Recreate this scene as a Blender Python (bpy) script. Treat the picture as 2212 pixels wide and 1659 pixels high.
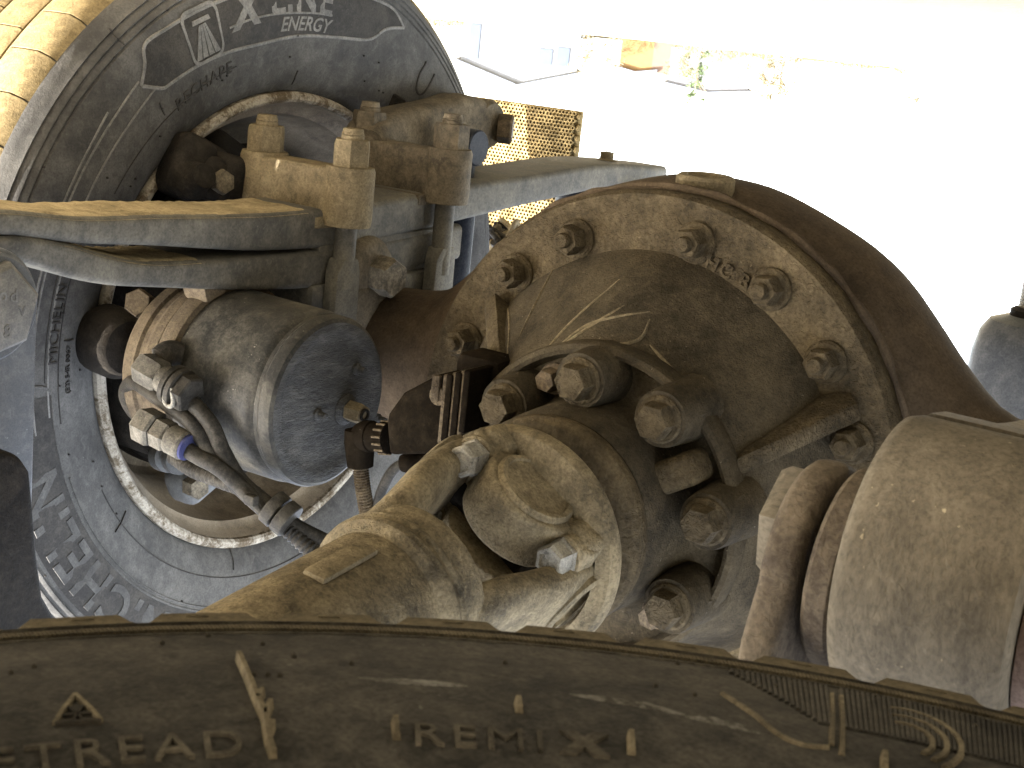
import bpy, bmesh, math, random
from mathutils import Vector, Matrix
random.seed(7)
R = math.radians
for o in list(bpy.data.objects): bpy.data.objects.remove(o)
scene = bpy.context.scene
COL = scene.collection

# ------------------------------------------------------------------ frame
# The photograph was taken with the phone upside down, almost on the ground under a truck.
# Truck frame: u along the axle towards the far wheel, v forward (pinion side), w DOWN.
# World: X = u, Y = -v, Z = up.  The axle centre is RT above the ground.
RT = 0.502
MAP = Matrix(((1,0,0,0),(0,-1,0,0),(0,0,-1,RT),(0,0,0,1)))
def W(u, v, w): return MAP @ Vector((u, v, w))

# ------------------------------------------------------------------ camera
FPX, PW, PH = 3067.0, 2212.0, 1659.0
CU = Vector((-0.591, 1.375, 0.408))
RGT = Vector((-0.830, -0.549, 0.103)).normalized()
FWD = Vector((0.514, -0.823, -0.242)); FWD = (FWD - RGT*FWD.dot(RGT)).normalized()
UPV = RGT.cross(FWD).normalized()
cam_d = bpy.data.cameras.new('camera'); cam = bpy.data.objects.new('camera', cam_d); COL.objects.link(cam)
cam_d.sensor_fit = 'HORIZONTAL'; cam_d.sensor_width = 36.0; cam_d.lens = 36.0*FPX/PW
cam_d.clip_start = 0.01; cam_d.clip_end = 3000
m3 = Matrix((RGT, UPV, -FWD)).transposed()
cam.matrix_world = MAP @ (Matrix.Translation(CU) @ m3.to_4x4())
cam_d.dof.use_dof = True; cam_d.dof.focus_distance = 1.45; cam_d.dof.aperture_fstop = 40.0
scene.camera = cam
def ray(px, py): return FWD + RGT*((px-PW/2)/FPX) - UPV*((py-PH/2)/FPX)
def at(px, py, ax, val):
    d = ray(px, py); return CU + d*((val-CU[ax])/d[ax])

# ------------------------------------------------------------------ sky, sun, exposure
SUN_EL, SUN_AZ = 27.0, 17.0          # azimuth: from straight ahead of the truck towards its far side
world = bpy.data.worlds.new('World'); scene.world = world; world.use_nodes = True
nt = world.node_tree; nt.nodes.clear()
sky = nt.nodes.new('ShaderNodeTexSky'); sky.sky_type = 'NISHITA'; sky.sun_disc = False
sky.sun_elevation = R(SUN_EL); sky.sun_rotation = R(180-SUN_AZ)
sky.dust_density = 2.0; sky.ozone_density = 0.8; sky.air_density = 1.0
bg = nt.nodes.new('ShaderNodeBackground'); bg.inputs['Strength'].default_value = 0.15
wo = nt.nodes.new('ShaderNodeOutputWorld')
hz = nt.nodes.new('ShaderNodeHueSaturation'); hz.inputs['Saturation'].default_value = 0.38
nt.links.new(sky.outputs[0], hz.inputs['Color']); nt.links.new(hz.outputs[0], bg.inputs['Color']); nt.links.new(bg.outputs[0], wo.inputs['Surface'])
sun_d = bpy.data.lights.new('sun', 'SUN'); sun_d.energy = 4.4; sun_d.angle = R(0.5); sun_d.color = (1.0, 0.94, 0.85)
sun = bpy.data.objects.new('sun', sun_d); COL.objects.link(sun)
to_sun = Vector((math.sin(R(SUN_AZ))*math.cos(R(SUN_EL)), -math.cos(R(SUN_AZ))*math.cos(R(SUN_EL)), math.sin(R(SUN_EL))))
sun.rotation_euler = to_sun.to_track_quat('Z', 'Y').to_euler(); sun.location = (3, -6, 6)
vs = scene.view_settings; vs.view_transform = 'Standard'; vs.look = 'None'; vs.gamma = 1.0
vs.use_curve_mapping = False; vs.exposure = 3.95

# ------------------------------------------------------------------ materials
def newmat(name):
    m = bpy.data.materials.new(name); m.use_nodes = True
    n = m.node_tree; n.nodes.clear()
    o = n.nodes.new('ShaderNodeOutputMaterial'); b = n.nodes.new('ShaderNodeBsdfPrincipled')
    n.links.new(b.outputs[0], o.inputs[0]); return m, n, b
def noise(n, vec, scale, detail=5, rough=.6, dist=0.0):
    t = n.nodes.new('ShaderNodeTexNoise'); t.inputs['Scale'].default_value = scale
    t.inputs['Detail'].default_value = detail; t.inputs['Roughness'].default_value = rough
    t.inputs['Distortion'].default_value = dist
    n.links.new(vec, t.inputs['Vector']); return t.outputs['Fac']
def ramp(n, fac, a, b):
    t = n.nodes.new('ShaderNodeMapRange'); t.inputs['From Min'].default_value = a; t.inputs['From Max'].default_value = b
    t.interpolation_type = 'SMOOTHSTEP'; n.links.new(fac, t.inputs['Value']); return t.outputs['Result']
def mixc(n, fac, c1, c2):
    t = n.nodes.new('ShaderNodeMix'); t.data_type = 'RGBA'
    if isinstance(fac, (int, float)): t.inputs[0].default_value = fac
    else: n.links.new(fac, t.inputs[0])
    for i, c in ((6, c1), (7, c2)):
        if isinstance(c, tuple): t.inputs[i].default_value = (*c, 1)
        else: n.links.new(c, t.inputs[i])
    return t.outputs[2]
def mathn(n, op, a, b):
    t = n.nodes.new('ShaderNodeMath'); t.operation = op
    for i, c in ((0, a), (1, b)):
        if isinstance(c, (int, float)): t.inputs[i].default_value = c
        else: n.links.new(c, t.inputs[i])
    return t.outputs[0]
def dusty(name, base, dust, lo=.4, hi=.65, scale=9.0, wrinkle=160.0, bump=.35, rough=.8, spec=.02, chips=.35, chipc=None, dist=.0020, stretch=None, metallic=0.0, clear=None):
    """worn base colour under uneven dust: big blotches, fine mottling, bright specks, fine relief"""
    base = tuple(x*.50 for x in base); dust = tuple(x*.66 for x in dust)
    m, n, b = newmat(name)
    tc = n.nodes.new('ShaderNodeTexCoord'); mp = n.nodes.new('ShaderNodeMapping')
    n.links.new(tc.outputs['Object'], mp.inputs['Vector']); v = mp.outputs['Vector']
    if stretch: mp.inputs['Scale'].default_value = stretch
    big = noise(n, v, scale, 6, .65, .6); mid = noise(n, v, scale*6, 6, .7, .3); fine = noise(n, v, wrinkle*1.5, 3, .6)
    f = mathn(n, 'ADD', mathn(n, 'MULTIPLY', big, .6), mathn(n, 'MULTIPLY', mid, .4))
    f = ramp(n, f, lo, hi)
    c = mixc(n, f, base, dust)
    c = mixc(n, mathn(n, 'MULTIPLY', ramp(n, fine, .36, .74), .42), c, tuple(x*.55 for x in base))
    spk = noise(n, v, 260, 2, .5); spk2 = noise(n, v, 22, 2, .5)
    s = mathn(n, 'MULTIPLY', ramp(n, spk, .70, .76), ramp(n, spk2, .45, .65))
    c = mixc(n, mathn(n, 'MULTIPLY', s, chips), c, chipc or tuple(min(.75, x*2.0+.05) for x in dust))
    mot = noise(n, v, scale*16, 4, .7, .8)
    c = mixc(n, mathn(n, 'MULTIPLY', ramp(n, mot, .45, .80), .30), c, tuple(min(.7, x*1.3) for x in dust))
    n.links.new(c, b.inputs['Base Color'])
    rr = n.nodes.new('ShaderNodeMapRange'); rr.inputs['To Min'].default_value = rough-.22; rr.inputs['To Max'].default_value = min(1, rough+.12)
    n.links.new(f, rr.inputs['Value']); n.links.new(rr.outputs[0], b.inputs['Roughness'])
    b.inputs['Specular IOR Level'].default_value = spec; b.inputs['Metallic'].default_value = metallic
    wr = noise(n, v, wrinkle, 4, .6, 1.2)
    hgt = mathn(n, 'ADD', mathn(n, 'MULTIPLY', wr, 1.0), mathn(n, 'MULTIPLY', mid, .9))
    bp = n.nodes.new('ShaderNodeBump'); bp.inputs['Strength'].default_value = bump; bp.inputs['Distance'].default_value = dist
    n.links.new(hgt, bp.inputs['Height']); n.links.new(bp.outputs[0], b.inputs['Normal'])
    return m
MT = {}
MT['cast']     = dusty('dusty_cast_iron', (.046,.037,.025), (.160,.124,.073), .30, .70, 12, 170, 1.0, dist=.0035, chips=.3)
MT['cast_lt']  = dusty('pale_dusty_cast_iron', (.068,.058,.042), (.360,.292,.182), .32, .68, 9, 240, .8, dist=.0028, chips=.3)
MT['bell']     = dusty('carrier_paint_under_dust', (.036,.030,.022), (.125,.100,.063), .32, .72, 8, 280, .7, dist=.0025, chips=.6)
MT['housing']  = dusty('rusty_housing_paint', (.052,.040,.030), (.135,.100,.064), .25, .75, 7, 240, .30, chips=.2)
MT['bolt']     = dusty('dusty_bolt_steel', (.13,.115,.095), (.36,.31,.225), .40, .64, 30, 300, .2, rough=.7, chips=.2)
MT['bolt_br']  = dusty('brown_bolt_steel', (.10,.078,.055), (.24,.185,.12), .40, .64, 30, 300, .2, rough=.7, chips=.2)
MT['zinc']     = dusty('scraped_zinc', (.22,.205,.175), (.46,.43,.36), .35, .6, 60, 500, .8, rough=.45, spec=0.053, chips=.6, metallic=.3)
MT['spring']   = dusty('grey_spring_steel', (.125,.122,.115), (.245,.228,.188), .35, .68, 9, 260, .28, rough=.7, chips=.25)
MT['springdust']= dusty('thick_tan_dust', (.26,.21,.13), (.52,.43,.27), .35, .6, 30, 120, .8, rough=.95, chips=.2, dist=.003)
MT['clamp']    = dusty('tan_dusty_clamp_casting', (.100,.082,.055), (.35,.285,.180), .25, .72, 16, 260, .55, chips=.25)
MT['clamp2']   = dusty('dark_clamp_casting', (.115,.10,.08), (.25,.21,.15), .36, .62, 14, 260, .40, chips=.2)
MT['chamber']  = dusty('black_chamber_paint', (.050,.049,.046), (.150,.138,.112), .40, .72, 12, 300, .22, rough=.55, spec=0.043, chips=.8)
MT['chface']   = dusty('crackled_chamber_face', (.085,.084,.080), (.185,.177,.160), .45, .75, 16, 190, .8, rough=.55, spec=0.043, chips=.4, stretch=(1,.45,1.6))
MT['flange_rust']= dusty('brown_rust_casting', (.062,.050,.038), (.165,.132,.090), .36, .62, 14, 260, .4, chips=.15)
MT['black']    = dusty('dusty_black_plastic', (.014,.011,.008), (.034,.026,.017), .45, .75, 16, 500, .20, rough=.9, spec=0.0, chips=.5)
MT['mud']      = dusty('caked_mud', (.075,.058,.040), (.20,.155,.10), .36, .62, 30, 140, .9, rough=.95, chips=.1, dist=.003)
MT['hose']     = dusty('dusty_black_hose', (.035,.033,.030), (.115,.103,.083), .40, .72, 22, 400, .25, rough=.6, spec=0.036, chips=.3)
MT['rubber']   = dusty('grey_dusty_tyre_rubber', (.085,.084,.083), (.175,.170,.160), .36, .70, 5, 300, .25, rough=.75, chips=.15)
MT['rubber_dk']= dusty('clean_black_tyre_rubber', (.055,.053,.052), (.105,.098,.088), .40, .75, 9, 300, .2, rough=.7, chips=.15)
MT['letter']   = dusty('pale_scuffed_lettering', (.17,.17,.165), (.30,.29,.275), .35, .65, 20, 300, .25, rough=.8, chips=.1)
MT['tread']    = dusty('tan_dusty_tread', (.13,.10,.055), (.27,.21,.115), .34, .60, 12, 260, .35, rough=.9, chips=.2)
MT['spare']    = dusty('brown_dusty_spare_rubber', (.042,.039,.035), (.142,.128,.106), .34, .68, 12, 330, .28, rough=.8, chips=.25)
MT['spare_dk'] = dusty('dark_spare_rubber', (.040,.036,.032), (.105,.09,.068), .40, .72, 9, 330, .28, rough=.75, chips=.15)
MT['spare_hi'] = dusty('tan_spare_ridge', (.13,.108,.075), (.28,.235,.16), .36, .64, 30, 330, .28, rough=.85, chips=.15)  # paler tan for raised ridges and marks
MT['spare_blk']= dusty('lit_dusty_shoulder_rubber', (.090,.074,.050), (.225,.185,.12), .30, .70, 14, 330, .35, rough=.85, chips=.2)  # paler dust tone stands in for light on the tyre shoulder
MT['fit']      = dusty('dull_grey_fitting', (.085,.080,.070), (.235,.215,.175), .34, .70, 30, 330, .3, rough=.7, chips=.2)
MT['scuff']    = dusty('pale_grey_scuff', (.085,.075,.060), (.26,.245,.215), .40, .58, 40, 330, .4, rough=.9, chips=.3)
MT['spare_let']= dusty('relief_lit_lettering', (.068,.060,.048), (.18,.158,.122), .36, .68, 20, 330, .28, rough=.8, chips=.2)  # paler than the sidewall, stands in for light on raised edges
MT['rim']      = dusty('white_rim_paint_dust', (.22,.18,.135), (.38,.32,.24), .34, .62, 12, 400, .25, rough=.55, spec=0.043, chips=.2)
MT['rimlip']   = dusty('chipped_rim_lip', (.17,.13,.085), (.46,.42,.35), .42, .56, 26, 300, .5, rough=.7, chips=.5)
MT['dark']     = dusty('dark_brake_iron', (.026,.024,.022), (.062,.054,.045), .42, .72, 14, 300, .4, rough=.7, chips=.1)
MT['bluegrey'] = dusty('blue_grey_painted_steel', (.20,.21,.225), (.30,.30,.295), .45, .75, 8, 420, .22, rough=.5, spec=0.043, chips=.3)
MT['steel']    = dusty('bare_bolt_face', (.22,.215,.205), (.34,.32,.28), .4, .7, 26, 400, .3, rough=.5, spec=0.046, chips=.15)
MT['eye']      = dusty('tan_dusty_spring_eye', (.108,.091,.068), (.25,.210,.150), .28, .72, 8, 260, .45, rough=.85, chips=.35, chipc=(.62,.52,.33), stretch=(1,1,.5))
MT['hang']     = dusty('rough_hanger_casting', (.095,.074,.056), (.21,.168,.118), .36, .64, 14, 190, .60, chips=.15)
MT['bushing']  = dusty('dull_red_bushing', (.20,.12,.095), (.30,.22,.17), .36, .66, 20, 300, .3, chips=.1)
MT['bluecoll'] = dusty('blue_collar_plastic', (.055,.06,.16), (.13,.128,.15), .45, .75, 30, 300, .1, chips=.1)
MT['flap']     = dusty('ochre_dusty_mudflap', (.12,.09,.045), (.30,.22,.10), .34, .62, 12, 300, .3, rough=.9, chips=.1)
MT['shock']    = dusty('grey_shock_paint', (.13,.135,.14), (.22,.215,.20), .40, .72, 9, 300, .2, rough=.5, spec=0.046, chips=.2)
MT['navy']     = dusty('dark_blue_shock_paint', (.030,.036,.052), (.075,.078,.082), .42, .75, 9, 300, .2, rough=.5, chips=.1)
MT['chassis']  = dusty('dark_chassis_paint', (.05,.05,.055), (.15,.13,.10), .42, .75, 5, 200, .3)
def flat(name, c, rough=.8, var=.25, scale=2.0):
    m, n, b = newmat(name); tc = n.nodes.new('ShaderNodeTexCoord')
    f = noise(n, tc.outputs['Object'], scale, 6, .65)
    n.links.new(mixc(n, f, tuple(x*(1-var) for x in c), tuple(min(.9, x*(1+var)) for x in c)), b.inputs['Base Color'])
    b.inputs['Roughness'].default_value = rough; return m
MT['white_wall'] = flat('white_render', (.066,.072,.082)); MT['roof'] = flat('pale_roof', (.045,.055,.075))
MT['orange'] = flat('orange_boards', (.075,.040,.008)); MT['brownwall'] = flat('brown_boards', (.055,.032,.022))
MT['glassw'] = flat('window_pane', (.025,.035,.055), .2); MT['leaf'] = flat('green_leaves', (.030,.050,.014), .8, .5, 3)
MT['leafdry'] = flat('yellow_green_leaves', (.060,.048,.020), .8, .5, 3); MT['bark'] = flat('bark', (.16,.12,.08))
MT['greywall'] = flat('grey_cladding', (.055,.058,.068)); MT['fence'] = flat('pale_fence', (.062,.055,.036))
def ground_mat():
    m, n, b = newmat('sandy_gravel'); tc = n.nodes.new('ShaderNodeTexCoord'); v = tc.outputs['Object']
    a = noise(n, v, .35, 6, .7); c = noise(n, v, 9, 6, .75); d = noise(n, v, 85, 4, .7)
    col = mixc(n, ramp(n, a, .35, .7), (.33,.268,.172), (.385,.32,.218))
    col = mixc(n, mathn(n, 'MULTIPLY', ramp(n, c, .45, .7), .5), col, (.27,.235,.165))
    col = mixc(n, mathn(n, 'MULTIPLY', ramp(n, d, .5, .72), .45), col, (.17,.165,.125))
    n.links.new(col, b.inputs['Base Color']); b.inputs['Roughness'].default_value = .95; b.inputs['Specular IOR Level'].default_value = .1
    bp = n.nodes.new('ShaderNodeBump'); bp.inputs['Strength'].default_value = .6; bp.inputs['Distance'].default_value = .01
    n.links.new(d, bp.inputs['Height']); n.links.new(bp.outputs[0], b.inputs['Normal']); return m
MT['ground'] = ground_mat()

# ------------------------------------------------------------------ object helpers
def thing(name, label, cat, base, group=None):
    o = bpy.data.objects.new(name, None); COL.objects.link(o)
    o.empty_display_size = .05
    o.location = W(*base); o['label'] = label; o['category'] = cat
    if group: o['group'] = group
    return o
def root_of(p):
    while p.parent: p = p.parent
    return p
def finish(me, angle=35):
    me.polygons.foreach_set('use_smooth', [True]*len(me.polygons))
    me.set_sharp_from_angle(angle=R(angle)); me.update()
def part(name, bm, mat, parent=None, angle=35, label=None, kind=None):
    """bm is in the truck frame; becomes one mesh object, child of parent"""
    bmesh.ops.remove_doubles(bm, verts=bm.verts, dist=1e-6)
    bmesh.ops.recalc_face_normals(bm, faces=bm.faces)
    off = root_of(parent).location if parent else Vector((0,0,0))
    bm.transform(Matrix.Translation(-off) @ MAP)
    me = bpy.data.meshes.new(name); bm.to_mesh(me); bm.free(); finish(me, angle)
    me.materials.append(MT[mat] if isinstance(mat, str) else mat)
    o = bpy.data.objects.new(name, me); COL.objects.link(o)
    if parent: o.parent = parent
    if label: o['label'] = label
    if kind: o['kind'] = kind
    return o
def share(bm, mat, angle=35):
    bmesh.ops.recalc_face_normals(bm, faces=bm.faces)
    me = bpy.data.meshes.new('shared'); bm.to_mesh(me); bm.free(); finish(me, angle); me.materials.append(MT[mat]); return me
def inst(name, me, frame, parent, label=None):
    """shared mesh in its own axes, placed by a truck-frame matrix, child of parent"""
    o = bpy.data.objects.new(name, me); COL.objects.link(o); o.parent = parent
    o.matrix_basis = Matrix.Translation(-root_of(parent).location) @ MAP @ frame
    if label: o['label'] = label
    return o
V = Vector
def frame(o, z, x=None):
    z = V(z).normalized()
    if x is None: x = V((0,0,1)) if abs(z.z) < .9 else V((1,0,0))
    x = V(x); x = (x - z*x.dot(z)).normalized(); y = z.cross(x)
    return Matrix.Translation(V(o)) @ Matrix((x, y, z)).transposed().to_4x4()
def BM(): return bmesh.new()
def rings(bm, rr, close=True, cap=(True, True)):
    vr = [[bm.verts.new(p) for p in r] for r in rr]; n = len(rr[0])
    for a, b in zip(vr[:-1], vr[1:]):
        for i in range(n if close else n-1):
            j = (i+1) % n; bm.faces.new((a[i], a[j], b[j], b[i]))
    if cap[0]: bm.faces.new(list(reversed(vr[0])))
    if cap[1]: bm.faces.new(vr[-1])
    return bm
def lathe(F, prof, seg=48, bm=None, cap=(True, True), ph=0.0):
    """prof: (radius, height) along the frame's z"""
    bm = bm or BM(); rr = []
    for r, h in prof:
        r = max(r, 1e-5)
        rr.append([F @ V((r*math.cos(ph+2*math.pi*i/seg), r*math.sin(ph+2*math.pi*i/seg), h)) for i in range(seg)])
    return rings(bm, rr, True, cap)
def spline(pts, n=10):
    pts = [V(p) for p in pts]; q = [pts[0]*2-pts[1]]+pts+[pts[-1]*2-pts[-2]]; out = []
    for i in range(1, len(q)-2):
        for k in range(n):
            t = k/n; a, b, c, d = q[i-1], q[i], q[i+1], q[i+2]
            out.append(.5*((2*b)+(c-a)*t+(2*a-5*b+4*c-d)*t*t+(3*b-a-3*c+d)*t*t*t))
    out.append(pts[-1]); return out
def tube(pts, r, seg=14, n=10, bm=None, smooth=True):
    P = spline(pts, n) if smooth else [V(p) for p in pts]
    bm = bm or BM(); rr = []; prev = None; L = len(P)
    for i, p in enumerate(P):
        t = (P[min(i+1, L-1)]-P[max(i-1, 0)]).normalized()
        if prev is None: x = t.orthogonal().normalized()
        else: x = (prev - t*prev.dot(t)).normalized()
        prev = x; y = t.cross(x); rad = r(i/(L-1)) if callable(r) else r
        rr.append([p + (x*math.cos(2*math.pi*k/seg)+y*math.sin(2*math.pi*k/seg))*rad for k in range(seg)])
    return rings(bm, rr)
def bevel(bm, w, seg=2, ang=30):
    es = [e for e in bm.edges if len(e.link_faces) == 2 and e.calc_face_angle(0) > R(ang)]
    if es: bmesh.ops.bevel(bm, geom=es, offset=w, segments=seg, profile=.5, affect='EDGES', clamp_overlap=True)
    return bm
def prism(F, poly, h0, h1, bev=0, bm=None, seg=2):
    b = BM(); rings(b, [[F @ V((x, y, h0)) for x, y in poly], [F @ V((x, y, h1)) for x, y in poly]])
    bmesh.ops.recalc_face_normals(b, faces=b.faces)
    if bev: bevel(b, bev, seg)
    if bm is not None:
        me = bpy.data.meshes.new('t'); b.to_mesh(me); bm.from_mesh(me); b.free(); bpy.data.meshes.remove(me); return bm
    return b
def box(c, s, F=None, bev=0, bm=None, seg=2):
    F2 = (F or Matrix.Identity(4)); x, y, z = s[0]/2, s[1]/2, s[2]/2
    return prism(F2 @ Matrix.Translation(V(c)) if F is None else Matrix.Translation(V(c)) @ F2.to_3x3().to_4x4(), [(-x,-y),(x,-y),(x,y),(-x,y)], -z, z, bev, bm, seg)
def arcpts(cx, cy, r, a0, a1, n):
    return [(cx+r*math.cos(R(a0+(a1-a0)*i/n)), cy+r*math.sin(R(a0+(a1-a0)*i/n))) for i in range(n+1)]
def hexhead(af, h, cham=.12, bm=None, F=Matrix.Identity(4)):
    r = af/2/math.cos(R(30))
    return lathe(F, [(r, 0), (r, h*.82), (r*(1-cham), h), (0.0, h*1.0)], 6, bm)
def washer(r0, h, F=Matrix.Identity(4), bm=None, seg=28):
    return lathe(F, [(r0, 0), (r0, h*.6), (r0-h*.4, h), (0, h)], seg, bm)
def txt(s, size, shear=0.0, extrude=.0006, offset=0.0, space=1.0):
    cu = bpy.data.curves.new('t', 'FONT'); cu.body = s; cu.size = size; cu.shear = shear; cu.extrude = extrude
    cu.offset = offset; cu.space_character = space; cu.align_x = 'CENTER'; cu.align_y = 'CENTER'; cu.resolution_u = 3
    o = bpy.data.objects.new('t', cu); COL.objects.link(o)
    dg = bpy.context.evaluated_depsgraph_get(); me = bpy.data.meshes.new_from_object(o.evaluated_get(dg))
    bpy.data.objects.remove(o); bpy.data.curves.remove(cu)
    bm = BM(); bm.from_mesh(me); bpy.data.meshes.remove(me); return bm
def bend(bm, c, n, e1, e2, ph0, r0, hfun, lift=0.0):
    """wrap a flat text/shape mesh on a sidewall: x -> angle, y -> radius, z -> out along n"""
    for v in bm.verts:
        r = r0+v.co.y; ph = ph0 - v.co.x/r0
        v.co = c + (e1*math.cos(ph)+e2*math.sin(ph))*r + n*(hfun(r)+v.co.z+lift)
    return bm
def lerp_tab(tab):
    tab = sorted(tab)
    def f(x):
        if x <= tab[0][0]: return tab[0][1]
        for (a, fa), (b, fb) in zip(tab[:-1], tab[1:]):
            if x <= b:
                t = (x-a)/(b-a); return fa+(fb-fa)*t
        return tab[-1][1]
    return f
def smooth_tab(tab, n=6):
    P = spline([(x, y, 0) for x, y in sorted(tab)], n); return lerp_tab([(p.x, p.y) for p in P])
U_, V_, W_ = V((1,0,0)), V((0,1,0)), V((0,0,1))

# ================================================================== SETTING
def structure(o): o['kind'] = 'structure'; return o
bm = BM()
g = [-400,-120,-40,-15,-6,-2,2,6,15,40,120,400]
vv = [[bm.verts.new((x, y, RT)) for x in g] for y in g]
for i in range(len(g)-1):
    for j in range(len(g)-1): bm.faces.new((vv[i][j], vv[i][j+1], vv[i+1][j+1], vv[i+1][j]))
structure(part('ground', bm, 'ground'))

# ================================================================== FAR WHEELS
WC = V((0, 0, 0))
prof_in = [(.2975,.655),(.300,.646),(.306,.640),(.318,.632),(.340,.624),(.365,.618),(.395,.6145),(.420,.6145),(.440,.617),(.4495,.6195),
           (.4515,.6225),(.4535,.6205),(.4585,.6225),(.4605,.6255),(.4625,.6235),(.468,.6265),(.470,.630),(.472,.628),(.478,.634),(.486,.640),(.489,.647),(.490,.660)]
side_h = lerp_tab([(r, -u) for r, u in prof_in])      # height along -u
def tyre_lathe(u0):
    full = [(r, u-.64+u0) for r, u in prof_in]
    mid = u0+.135
    full += [(.490, mid)] + [(r, 2*mid-u) for r, u in reversed(full)]
    F = frame((0,0,0), U_, W_)
    return lathe(F, full, 160, cap=(False, False))
def rim_lathe(u0):
    F = frame((0,0,0), U_, W_)
    p = [(.2985,.648),(.3005,.641),(.2965,.637),(.290,.638),(.286,.644),(.283,.656),(.272,.664),(.268,.690),(.262,.712),(.247,.735),(.244,.800),(.235,.812),(.150,.822),(.090,.806),(.0,.806)]
    return lathe(F, [(r, u-.64+u0) for r, u in p], 128, cap=(False, True))
def tread_blocks(root, u0, nb=56, mat='tread'):
    da = 2*math.pi/nb
    for k, (a, b) in enumerate(((.650,.708),(.712,.766),(.770,.836),(.840,.896))):
        bm = BM(); rr = []
        for i in range(4):
            ph = -da/2+.0022 + (da-.0044)*i/3
            e = .004
            pr_ = [(.486,a),(.499,a+ (0.004 if k==0 else .0)),(RT-.0005,a+e+(.006 if k==0 else 0)),(RT,(a+b)/2),(RT-.0005,b-e),(.499,b),(.486,b)]
            if k == 0: pr_[0] = (.484,.641); pr_[1] = (.4945,.6475)
            rr.append([V((r*math.cos(ph), r*math.sin(ph), u-.64+u0)) for r, u in pr_])
        rings(bm, rr); me = share(bm, mat)
        for j in range(nb):
            F = frame((0,0,0), U_, W_) @ Matrix.Rotation(da*(j+.5*(k % 2)), 4, 'Z')
            inst('tread_block', me, F, root)
def far_wheel(name, label, u0, detail):
    root = thing(name, label, 'wheel', (u0+.13, 0, RT))
    ty = part('tyre', tyre_lathe(u0), 'rubber', root, 40)
    rm = part('rim', rim_lathe(u0), 'rim', root, 40)
    tread_blocks(root, u0)
    return root, ty, rm
fw, fty, frm = far_wheel('dual_tyre_assembly', 'grey dusty truck tyre on steel rim behind the leaf spring, sidewall lettering facing inward', .64, True)
ow, oty, orm = far_wheel('dual_tyre_assembly', 'outer truck tyre mounted outboard of the lettered inner tyre', .985, False)
nw = thing('dual_tyre_assembly', 'pair of truck tyres at the near end of the drive axle, unseen, added to block light', 'wheel', (-.77, 0, RT))  # out of view, added to block light from the near side
for u0 in (-.91, -1.255): part('tyre', tyre_lathe(u0), 'rubber', nw, 40)
for u0 in (-.91, -1.255): part('rim', rim_lathe(u0), 'rim', nw, 40)
# rim lip with chipped paint
lip = lathe(frame((0,0,0), U_, W_), [(.2995,.652),(.3025,.644),(.3020,.637),(.2985,.6335),(.293,.6335),(.2895,.636),(.2880,.642)], 128, cap=(False, False))
part('rim_lip', lip, 'rimlip', frm)

C0 = V((0,0,0)); NU = -U_
def far_text(s, px, py, size, parent, mat, name, shear=0, off=0, extr=.0008, space=1.0, rot=0, dr=0, flip=False):
    q = at(px, py, 0, .618); r0 = math.hypot(q.y, q.z)+dr; ph = math.atan2(q.y, q.z)
    b = txt(s, size, shear, extr, off, space)
    if rot: b.transform(Matrix.Rotation(R(rot), 4, 'Z'))
    bend(b, C0, NU, W_, V_, ph, r0, side_h, .0004)
    return part(name, b, mat, parent, 30)
def side_strip(pts, wid, h=.0012, lift=.0003):
    """thin raised rib following (phi degrees, r) points on the far sidewall"""
    P = spline([(a, r, 0) for a, r in pts], 8); rr = []
    for i, p in enumerate(P):
        a = P[max(i-1,0)]; b = P[min(i+1,len(P)-1)]
        tx, ty = R(b.x-a.x)*p.y, b.y-a.y; L = math.hypot(tx, ty) or 1; nx, ny = -ty/L, tx/L
        ring = []
        for s, z in ((-.5,0),(-.3,h),(.3,h),(.5,0)):
            r = p.y+ny*wid*s; ph = R(p.x)+nx*wid*s/p.y
            ring.append(C0+(W_*math.cos(ph)+V_*math.sin(ph))*r+NU*(side_h(r)+lift+z))
        rr.append(ring)
    return rings(BM(), rr, True)
def side_patch(a0, a1, rin, rout, lift=.0006, n=48, m=10):
    bm = BM(); g = []
    for i in range(n+1):
        a = a0+(a1-a0)*i/n; ro, ri = rout(a), rin(a)
        g.append([bm.verts.new(C0+(W_*math.cos(R(a))+V_*math.sin(R(a)))*(ri+(ro-ri)*j/m)+NU*(side_h(ri+(ro-ri)*j/m)+lift)) for j in range(m+1)])
    for i in range(n):
        for j in range(m): bm.faces.new((g[i][j], g[i+1][j], g[i+1][j+1], g[i][j+1]))
    return bm
def phr(px, py):
    q = at(px, py, 0, .618); return math.degrees(math.atan2(q.y, q.z)), math.hypot(q.y, q.z)
# dark clean band behind the model name, with a raised border line
lo = [phr(*p) for p in [(300,185),(345,190),(365,180),(410,150),(470,120),(560,95),(640,78),(720,80),(790,85),(830,62),(870,60)]]
up = [phr(*p) for p in [(300,185),(308,140),(312,95),(360,60),(420,25),(500,-8),(600,-30),(700,-30),(800,-5),(850,20),(870,60)]]
fin, fout = smooth_tab(lo), smooth_tab(up)
a0, a1 = lo[-1][0], lo[0][0]
band = part('sidewall_band', side_patch(a0+.4, a1-.3, lambda a: min(fin(a), fout(a)-.002), lambda a: fout(a)), 'rubber_dk', fty)
part('border_rib', side_strip(lo, .0045), 'letter', fty); part('border_rib', side_strip(up, .0045), 'letter', fty)
far_text('X', 523, 22, .060, fty, 'letter', 'lettering', .25, .0024, dr=.001)
far_text('LINE', 648, 2, .052, fty, 'letter', 'lettering', 0, .0014, dr=.003, space=1.12)
far_text('ENERGY', 655, 52, .024, fty, 'letter', 'lettering', .25, .0004)
part('underline_rib', side_strip([phr(490,60),phr(560,35),phr(640,27),phr(712,33)], .003), 'letter', fty)
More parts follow.
